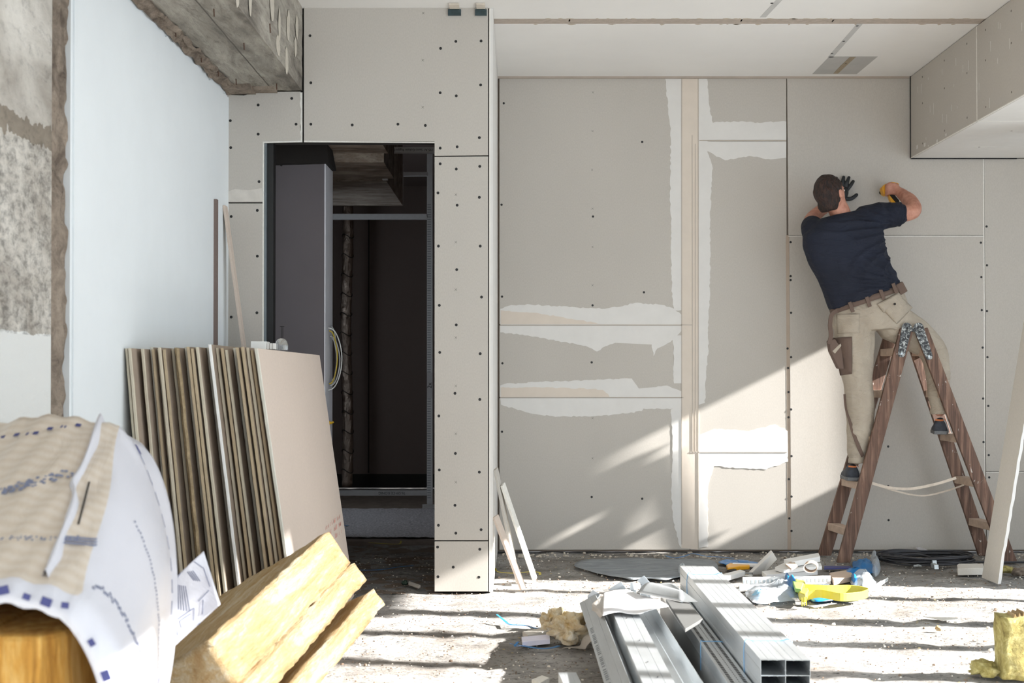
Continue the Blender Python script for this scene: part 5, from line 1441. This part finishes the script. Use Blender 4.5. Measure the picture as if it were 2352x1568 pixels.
# cable coil
cc_ = PZ(2128,1292,0); rg = random.Random(8); cr = thing('cable_coil', 'black cable coil on the floor under the ladder', 'cable', (cc_.x, cc_.y, 0))
mb = MB()
for k in range(9):
    rx = .27+rg.uniform(-.03,.03); ry = .17+rg.uniform(-.03,.02); ox = rg.uniform(-.03,.03); ph = rg.uniform(0,6)
    pts = [(cc_.x+ox+rx*math.cos(a)+.012*math.sin(3*a+ph), cc_.y+ry*math.sin(a)+.01*math.sin(4*a+ph), .008+.0055*k*.9+.008*abs(math.sin(2*a+ph))) for a in [2*math.pi*i/40 for i in range(40)]]
    mb.tube(pts, .0058, 7, closed=True)
pts = [(cc_.x-.08+.1*math.cos(a), cc_.y-.05+.06*math.sin(a), .03+.02*math.sin(a)) for a in [2*math.pi*i/30 for i in range(30)]]; mb.tube(pts, .006, 7, closed=True)
mb.build('cable', plain('black_cable', rgb(48,47,50), .5), cr, smooth=True)
mb = MB(); mb.tube(smooth_path([(cc_.x+.25,cc_.y-.02,.01),(cc_.x+.4,cc_.y-.03,.008),(cc_.x+.75,cc_.y-.01,.008),(cc_.x+1.1,cc_.y+.03,.008)],8), .006, 7); mb.build('cable_end', plain('black_cable2', rgb(48,47,50), .5), cr, smooth=True)
for (px, py) in ((2143,1290),(2147,1300)):
    p = PZ(px, py, .03); mb = MB(); mb.obox(p, (.012,0,0), (0,.03,0), (0,.004,.012)); mb.build('cable_tie', M['galv'], cr)
p = PZ(2107,1304,0); mb = MB(); mb.tube([(p.x-.02,p.y,.01),(p.x,p.y-.01,.016),(p.x+.02,p.y,.01)], .007, 6); tag(mb.build('foil_scrap', M['galv'], origin=p), 'tiny shiny foil scrap in front of the cable coil', 'scrap')
# cutter knife
kn_ = thing('cutter_knife', 'yellow cutter knife lying behind the strapped bundle', 'knife', PZ(1700,1312,.01))
def flat(pts, z0, z1, mat, parent=None, name='piece', bevel=.002, zs_=None):
    q = [PZ(a, b, z0) for a, b in pts]; mb = MB(); mb.prism(q, (0,0,z1-z0)); return mb.build(name, mat, parent, bevel=bevel, origin=None if parent else q[0])
flat([(1668,1306),(1676,1302),(1700,1303),(1722,1304),(1722,1308),(1700,1309),(1684,1312),(1672,1314)], .005, .03, M['yellow'], kn_, 'knife_handle', .006)
flat([(1722,1304),(1740,1306),(1740,1309),(1722,1308)], .01, .016, M['dark'], kn_, 'knife_blade', .001)
flat([(1670,1315),(1676,1310),(1692,1313),(1690,1318),(1676,1318)], .004, .02, M['dark'], kn_, 'knife_end', .004)
W = 'white scraps and offcuts on the floor by the back wall'
M['white_p'] = plain('white_pvc', rgb(232,230,226), .5, var=.03)
M['card'] = plain('brown_board_face', rgb(200,178,158), .85)
def item(o, label, cat='offcut', g=W): return tag(o, label, cat, g)
# upright bent white board pieces
q = [PZ(1722,1320,.0), PZ(1752,1318,.0), P(1785,1284,7.0), P(1775,1268,7.0)]
mb = MB(); mb.prism(q, (0,.05,.006)); item(mb.build('board_scrap', M['white_p'], bevel=.001, origin=q[0]), 'tall white board scrap pointing up from the floor clutter')
item(flat([(1640,1334),(1700,1318),(1712,1322),(1660,1337)], .004, .03, M['white_p'], name='board_scrap'), 'white strip peeking out right of the strapped bundle far end')
def bead(a, b, w_, h_, lab, teeth=True, mat='white_p', z=.004):
    A = PZ(*a, z); B = PZ(*b, z); d = (B-A).normalized(); n = Vector((-d.y, d.x, 0))
    mb = MB(); mb.prism([A, A+n*w_, A+n*w_+Vector((0,0,.003)), A+n*.004+Vector((0,0,.003)), A+n*.004+Vector((0,0,h_)), A+Vector((0,0,h_))], B-A)
    o = mb.build('corner_bead', M[mat], bevel=.0008, origin=A)
    if teeth:
        L_ = (B-A).length; m2 = MB(); k = 0
        while k*.022 < L_-.015:
            c_ = A+d*(k*.022+.006)+Vector((0,0,h_*.5)); m2.obox(c_-n*.0008, d*.005, n*.0008, Vector((0,0,h_*.2))); k += 1
        t_ = m2.build('perforations', M['dark'] if mat != 'white_p' else M['galv'], o); t_['kind'] = 'stuff'
    return item(o, lab)
bead((1706,1345), (1908,1341), .05, .045, 'long white perforated corner bead lying across the clutter')
bead((1722,1348), (1905,1350), .03, .02, 'lower grey corner bead just before the white one', mat='galv')
bead((1698,1356), (1800,1353), .04, .03, 'short zinc profile scrap half under the clear film', False, 'steel')
bead((1830,1360), (1935,1352), .03, .012, 'flat pale bead scrap behind the yellow frame', False, 'white_p')
item(flat([(1750,1322),(1820,1310),(1872,1312),(1878,1320),(1760,1330)], .02, .045, M['white_p'], name='board_scrap'), 'flat white board scrap in the middle of the clutter')
item(flat([(1780,1310),(1800,1300),(1850,1296),(1885,1300),(1888,1308),(1800,1316)], .05, .07, M['white_p'], name='board_scrap'), 'white board scrap lying under the curled strip')
item(flat([(1800,1296),(1880,1281),(1884,1290),(1820,1302)], .075, .105, M['white_p'], name='board_scrap'), 'upper white board scrap behind the curled strip')
item(flat([(1804,1299),(1822,1290),(1832,1303),(1818,1310)], .09, .10, M['card'], name='card_scrap'), 'brown-faced card scrap left of the curled strip')
item(flat([(1905,1326),(1950,1318),(1962,1334),(1915,1344)], .004, .03, M['card'], name='card_scrap'), 'pale brown card scrap right of the corner beads')
item(flat([(1912,1352),(1955,1350),(1950,1362),(1905,1362)], .004, .02, M['white_p'], name='board_scrap'), 'white board scrap behind the yellow frame')
c_ = PZ(1862,1302,.10); mb = MB(); R = []
for yy, rr in ((-.03,.034),(-.03,.030),(.06,.030),(.06,.034)): R.append([Vector((c_.x+rr*math.cos(a)*1.1+yy*.3, c_.y+yy, c_.z+rr*math.sin(a)*.8)) for a in [i*math.pi/14 for i in range(28)]])
R.append(R[0]); mb.rings(R, cap=False); item(mb.build('curled_strip', M['card'], smooth=True, origin=c_), 'curled cream paper strip forming a ring on the clutter', 'scrap')
mb = MB(); A = PZ(1683,1298,.02); B = PZ(1742,1300,.02); mb.cyl(A, B, .016, 14); item(mb.build('white_tube', M['white_p'], smooth=False, origin=A), 'white tube lying behind the cutter knife', 'tube')
mb = MB(); A = PZ(1690,1316,.014); B = PZ(1728,1319,.014); mb.cyl(A, B, .012, 12); item(mb.build('white_tube', M['clear'], origin=A), 'clear short tube lying before the cutter knife', 'tube')
item(flat([(1893,1302),(1955,1303),(1955,1307),(1893,1308)], .004, .012, M['ink'], name='thin_strip'), 'thin dark blue strip before the ladder foot', 'strip')
# blue/clear films
M['film_c'] = NT('clear_film'); t = M['film_c']; t.bump(t.noise(16,5,dist=1.5), .7, .02); M['film_c'] = t.set(rgb(232,240,246), .25, 0, Transmission_Weight=.3, Alpha=.42, IOR=1.2)
def crump(pts, h, mat, parent, name, seed, n=4, k_=5):
    q = [PZ(a, b, .004) for a, b in pts]; cm = sum(q, Vector())/len(q); sp = smooth_path(q, 4, True); mb = MB(); R = []
    for k in range(10):
        f = 1-k/9.001; R.append([cm+(v-cm)*f*(1+.05*(float(vnoise(v.x*20+seed, v.y*20+k))-.5))+Vector((0,0,h*(1-f**2.2)*(.35+1.1*float(vnoise((cm+(v-cm)*f).x*14+seed, (cm+(v-cm)*f).y*14)))+.01*float(vnoise(v.x*40, v.y*40+k)))) for v in sp])
    mb.rings(R, cap=False); o = mb.build(name, mat, parent, smooth=True, origin=None if parent else cm); s_ = o.modifiers.new('s','SOLIDIFY'); s_.thickness = .001
    return o
cf = thing('film_scrap', 'crumpled clear film with blue print right of the strapped bundle', 'plastic film', PZ(1775,1370,0))
crump([(1712,1362),(1760,1345),(1800,1335),(1822,1348),(1836,1370),(1828,1380),(1790,1383),(1738,1388)], .05, M['film_c'], cf, 'clear_part', 3)
crump([(1722,1374),(1745,1362),(1768,1372),(1752,1384)], .03, plain('pale_blue_print', rgb(150,206,236), .4), cf, 'printed_part', 5)
crump([(1798,1336),(1806,1334),(1820,1350),(1836,1366),(1826,1374),(1808,1366)], .075, M['bluep'], cf, 'blue_part', 8)
bf = thing('film_scrap', 'blue and clear plastic bag beside the ladder foot', 'plastic bag', PZ(1985,1310,0))
crump([(1958,1294),(1975,1290),(2000,1292),(2018,1312),(1995,1320),(1965,1318)], .035, M['bluep'], bf, 'blue_part', 12)
crump([(1935,1318),(1950,1311),(1975,1318),(2000,1322),(1970,1327),(1942,1326)], .03, M['bluep'], bf, 'blue_part', 15)
crump([(1998,1290),(2008,1282),(2022,1300),(2020,1318),(2006,1324)], .07, M['film_c'], bf, 'clear_part', 18)
o = crump([(1952,1328),(1990,1322),(2012,1336),(2008,1352),(1985,1362),(1960,1350)], .06, M['film_c'], None, 'film_scrap', 22); tag(o, 'clear film scrap with a blue corner right of the corner beads', 'plastic film')
crump([(1952,1330),(1962,1328),(1970,1342),(1962,1348)], .05, M['bluep'], o, 'blue_part', 25)
o = crump([(1856,1360),(1900,1352),(1960,1366),(1990,1372),(1930,1378),(1868,1383)], .03, M['bluep'], None, 'film_scrap', 28); tag(o, 'bright blue film lying under the yellow frame', 'plastic film')
o = crump([(1650,1293),(1672,1288),(1735,1292),(1738,1298),(1680,1300)], .02, M['bluep'], None, 'film_scrap', 31); tag(o, 'blue printed film strip behind the cutter knife', 'plastic film')
o = crump([(1556,1310),(1566,1305),(1578,1310),(1574,1322),(1562,1322)], .04, M['film_c'], None, 'film_scrap', 34); tag(o, 'small clear film puff left of the strapped bundle far end', 'plastic film')
# yellow frame
yf_ = thing('yellow_frame', 'yellow plastic tool frame with long loop handle on blue film', 'tool', PZ(1900,1365,0))
M['lemon'] = plain('lemon_plastic', rgb(190,178,62), .45, var=.06, vs=30)
M['lemon_d'] = plain('green_plastic', rgb(120,158,76), .45)
A = [PZ(1845,1372,.03), PZ(1880,1362,.05), PZ(1930,1370,.045), PZ(1970,1368,.04), PZ(1992,1362,.04), PZ(1990,1357,.045), PZ(1955,1352,.05), PZ(1900,1352,.055), PZ(1850,1350,.06)]
mb = MB(); sp = smooth_path(A, 6); mb.rings([[v+Vector((0,0,-.022)), v+Vector((0,.008,-.022)), v+Vector((0,.008,.018)), v+Vector((0,0,.018))] for v in sp]); mb.build('loop_handle', M['lemon'], yf_, bevel=.003)
flatz = [(1826,1346),(1848,1350),(1858,1372),(1850,1384),(1836,1378)]
q = [PZ(a, b, .02) for a, b in flatz]; mb = MB(); mb.prism(q, (0,0,.04)); mb.build('front_guard', M['lemon'], yf_, bevel=.006)
q = [PZ(a, b, .05) for a, b in ((1820,1342),(1846,1346),(1840,1362),(1826,1360))]; mb = MB(); mb.prism(q, (0,0,.02)); mb.build('green_insert', M['lemon_d'], yf_, bevel=.004)
mb = MB()
for k in range(3): 
    p = PZ(1842+5*k, 1382-k, .03); mb.obox(p, (.002,0,0), (0,.004,0), (0,0,.02))
mb.build('rib', M['lemon'], yf_)
bead((1996,1362), (2040,1334), .012, .02, 'white toothed strip sticking out at the clutter right end', True)
mb = MB(); A = PZ(2002,1350,.02); B = PZ(2026,1334,.02); mb.ribbon([A, B], .012); item(mb.build('paper_strip', M['white_p'], origin=A), 'narrow white paper strip above the toothed strip', 'scrap')
# rubble by the right foot
item(flat([(2198,1313),(2202,1310),(2258,1310),(2260,1320),(2200,1321)], .0, .04, M['board_light'], name='board_scrap'), 'thick pale board scrap lying under the leaning strip', g='rubble at the right')
q = PZ(2310,1316,0); lump('rubble_lump', (q.x,q.y,0), (.07,.03,.022), M['wool_o'], 'brownish rubble lump behind the leaning board strip', 'rubble', 50, 3)
q = PZ(2345,1322,0); lump('rubble_lump', (q.x,q.y,0), (.05,.04,.025), M['mortar'], 'dark rubble lump at the right edge behind the leaning strip', 'rubble', 55, 3)
q = PZ(2156,1448,0); lump('wool_crumb', (q.x,q.y,0), (.014,.012,.012), M['wool'], 'small yellow wool crumb on the sunlit floor at right', 'insulation', 60, 3)
o = slabpoly([(2120,1414),(2140,1412),(2190,1414),(2200,1419),(2165,1424),(2150,1420)], .012, .004, 'paper_scrap', M['board_light'], 'flat torn paper scrap on the sunlit floor at right', 'scrap')
o = slabpoly([(2103,1257),(2112,1256),(2135,1264),(2132,1268),(2118,1266)], .03, .01, 'paper_scrap', M['film_white'], 'white paper scrap at the foot of the back wall behind the coil', 'scrap')
o = slabpoly([(940,1334),(966,1343),(962,1346),(938,1338)], .02, .012, 'plastic_piece', M['board_light'], 'pale plastic piece on the doorway floor', 'scrap')
q = PZ(930,1343,0); lump('dark_piece', (q.x,q.y,0), (.018,.012,.014), plain('green_black', rgb(44,62,50), .6), 'small dark green piece on the doorway floor', 'scrap', 70, 3)
# dropped crumbs everywhere
rg = random.Random(99)
def crumbs(n, rx, ry, sz, mat, name, label, flatness=.9, dens=None):
    mb = MB()
    for _ in range(n):
        x = rg.uniform(*rx); y = rg.uniform(*ry); s_ = rg.uniform(*sz)*(1.8 if rg.random() < .05 else 1); a = rg.uniform(0,6.28); k = rg.randint(3,5)
        h_ = s_*flatness; zb_ = -.010+rg.uniform(0,.006)
        pts = [(x+s_*1.3*math.cos(a+2*math.pi*i/k)*rg.uniform(.5,1.2), y+s_*math.sin(a+2*math.pi*i/k)*rg.uniform(.4,1), zb_) for i in range(k)]
        m = len(mb.v)
        mb.v += pts+[(p_[0]*.7+x*.3, p_[1]*.7+y*.3, zb_+h_*rg.uniform(.7,1.2)) for p_ in pts]
        mb.f += [tuple(range(m+k, m+2*k))]+[(m+i, m+(i+1)%k, m+k+(i+1)%k, m+k+i) for i in range(k)]
    mb.mi = [0]*len(mb.f)
    o = mb.build(name, mat, fixn=True); return tag(o, label, 'debris', kind='stuff')
crumbs(5200, (-1.0, 3.6), (3.6, 7.9), (.0012, .0045), plain('crumb_dark', rgb(120,102,86), .95, var=.3, vs=40), 'dark_crumbs', 'small brown crumbs strewn over the whole floor')
crumbs(2600, (-1.0, 3.6), (3.6, 7.9), (.0012, .005), plain('crumb_pale', rgb(222,214,200), .95, var=.1, vs=40), 'pale_crumbs', 'small pale plaster crumbs strewn over the whole floor')
crumbs(300, (-.1, 3.6), (7.72, 7.98), (.003, .011), plain('crumb_wall', rgb(190,180,164), .95, var=.15, vs=40), 'wall_foot_rubble', 'plaster rubble along the foot of the back wall')
crumbs(500, (-.1, 3.6), (4.0, 7.9), (.002, .007), plain('crumb_wool', rgb(188,164,104), .95, var=.2, vs=40), 'wool_fibres', 'scattered olive wool fibres on the floor', .15)
# ceiling anchors over the pillar
for (x0_, x1_, lab) in ((1029,1056,'left pale block with teal bracket at the ceiling over the pillar'), (1091,1115,'right pale block with teal bracket at the ceiling over the pillar')):
    an_ = thing('ceiling_anchor', lab, 'bracket', P((x0_+x1_)/2, 16, 6.46), group='ceiling anchors over the pillar')
    a = P(x0_+3, 17, 6.47); b = P(x1_-1, 17, 6.47)
    mb = MB(); mb.box(a.x, b.x, 6.41, 6.497, CH-.010, CH-.001); mb.build('wood_block', plain('pale_block', rgb(206,196,182), .85, var=.08, vs=60), an_, bevel=.002)
    mb = MB(); p = P(x0_, 36, 6.495); q = P(x1_+3, 36, 6.495); mb.box(p.x, q.x, 6.488, 6.4985, p.z, CH-.011); mb.build('bracket', plain('teal_dark', rgb(58,74,78), .3, .3, var=.3, vs=40), an_, bevel=.001)

# every loose punch mark becomes a part of its own
for o in [o for o in bpy.data.objects if o.type == 'MESH' and o.name.split('.')[0] in ('punch_mark',) or o.name == 'printed_squares.001']:
    bm = bmesh.new(); bm.from_mesh(o.data); seen = set(); isl = []
    for v in bm.verts:
        if v in seen: continue
        st = [v]; seen.add(v); g = []
        while st:
            a = st.pop(); g.append(a)
            for e in a.link_edges:
                b = e.other_vert(a)
                if b not in seen: seen.add(b); st.append(b)
        isl.append(g)
    for g in isl[1:]:
        idx = {v: i for i, v in enumerate(g)}; fs = {f for v in g for f in v.link_faces}
        me = bpy.data.meshes.new(o.name); me.from_pydata([tuple(v.co) for v in g], [], [[idx[v] for v in f.verts] for f in fs]); me.materials.append(o.data.materials[0])
        c = bpy.data.objects.new(o.name.split('.')[0], me); COL.objects.link(c); c.parent = o.parent; c.matrix_parent_inverse = o.matrix_parent_inverse; c.location = o.location; c.rotation_euler = o.rotation_euler
    for g in isl[1:]: bmesh.ops.delete(bm, geom=g, context='VERTS')
    bm.to_mesh(o.data); bm.free()
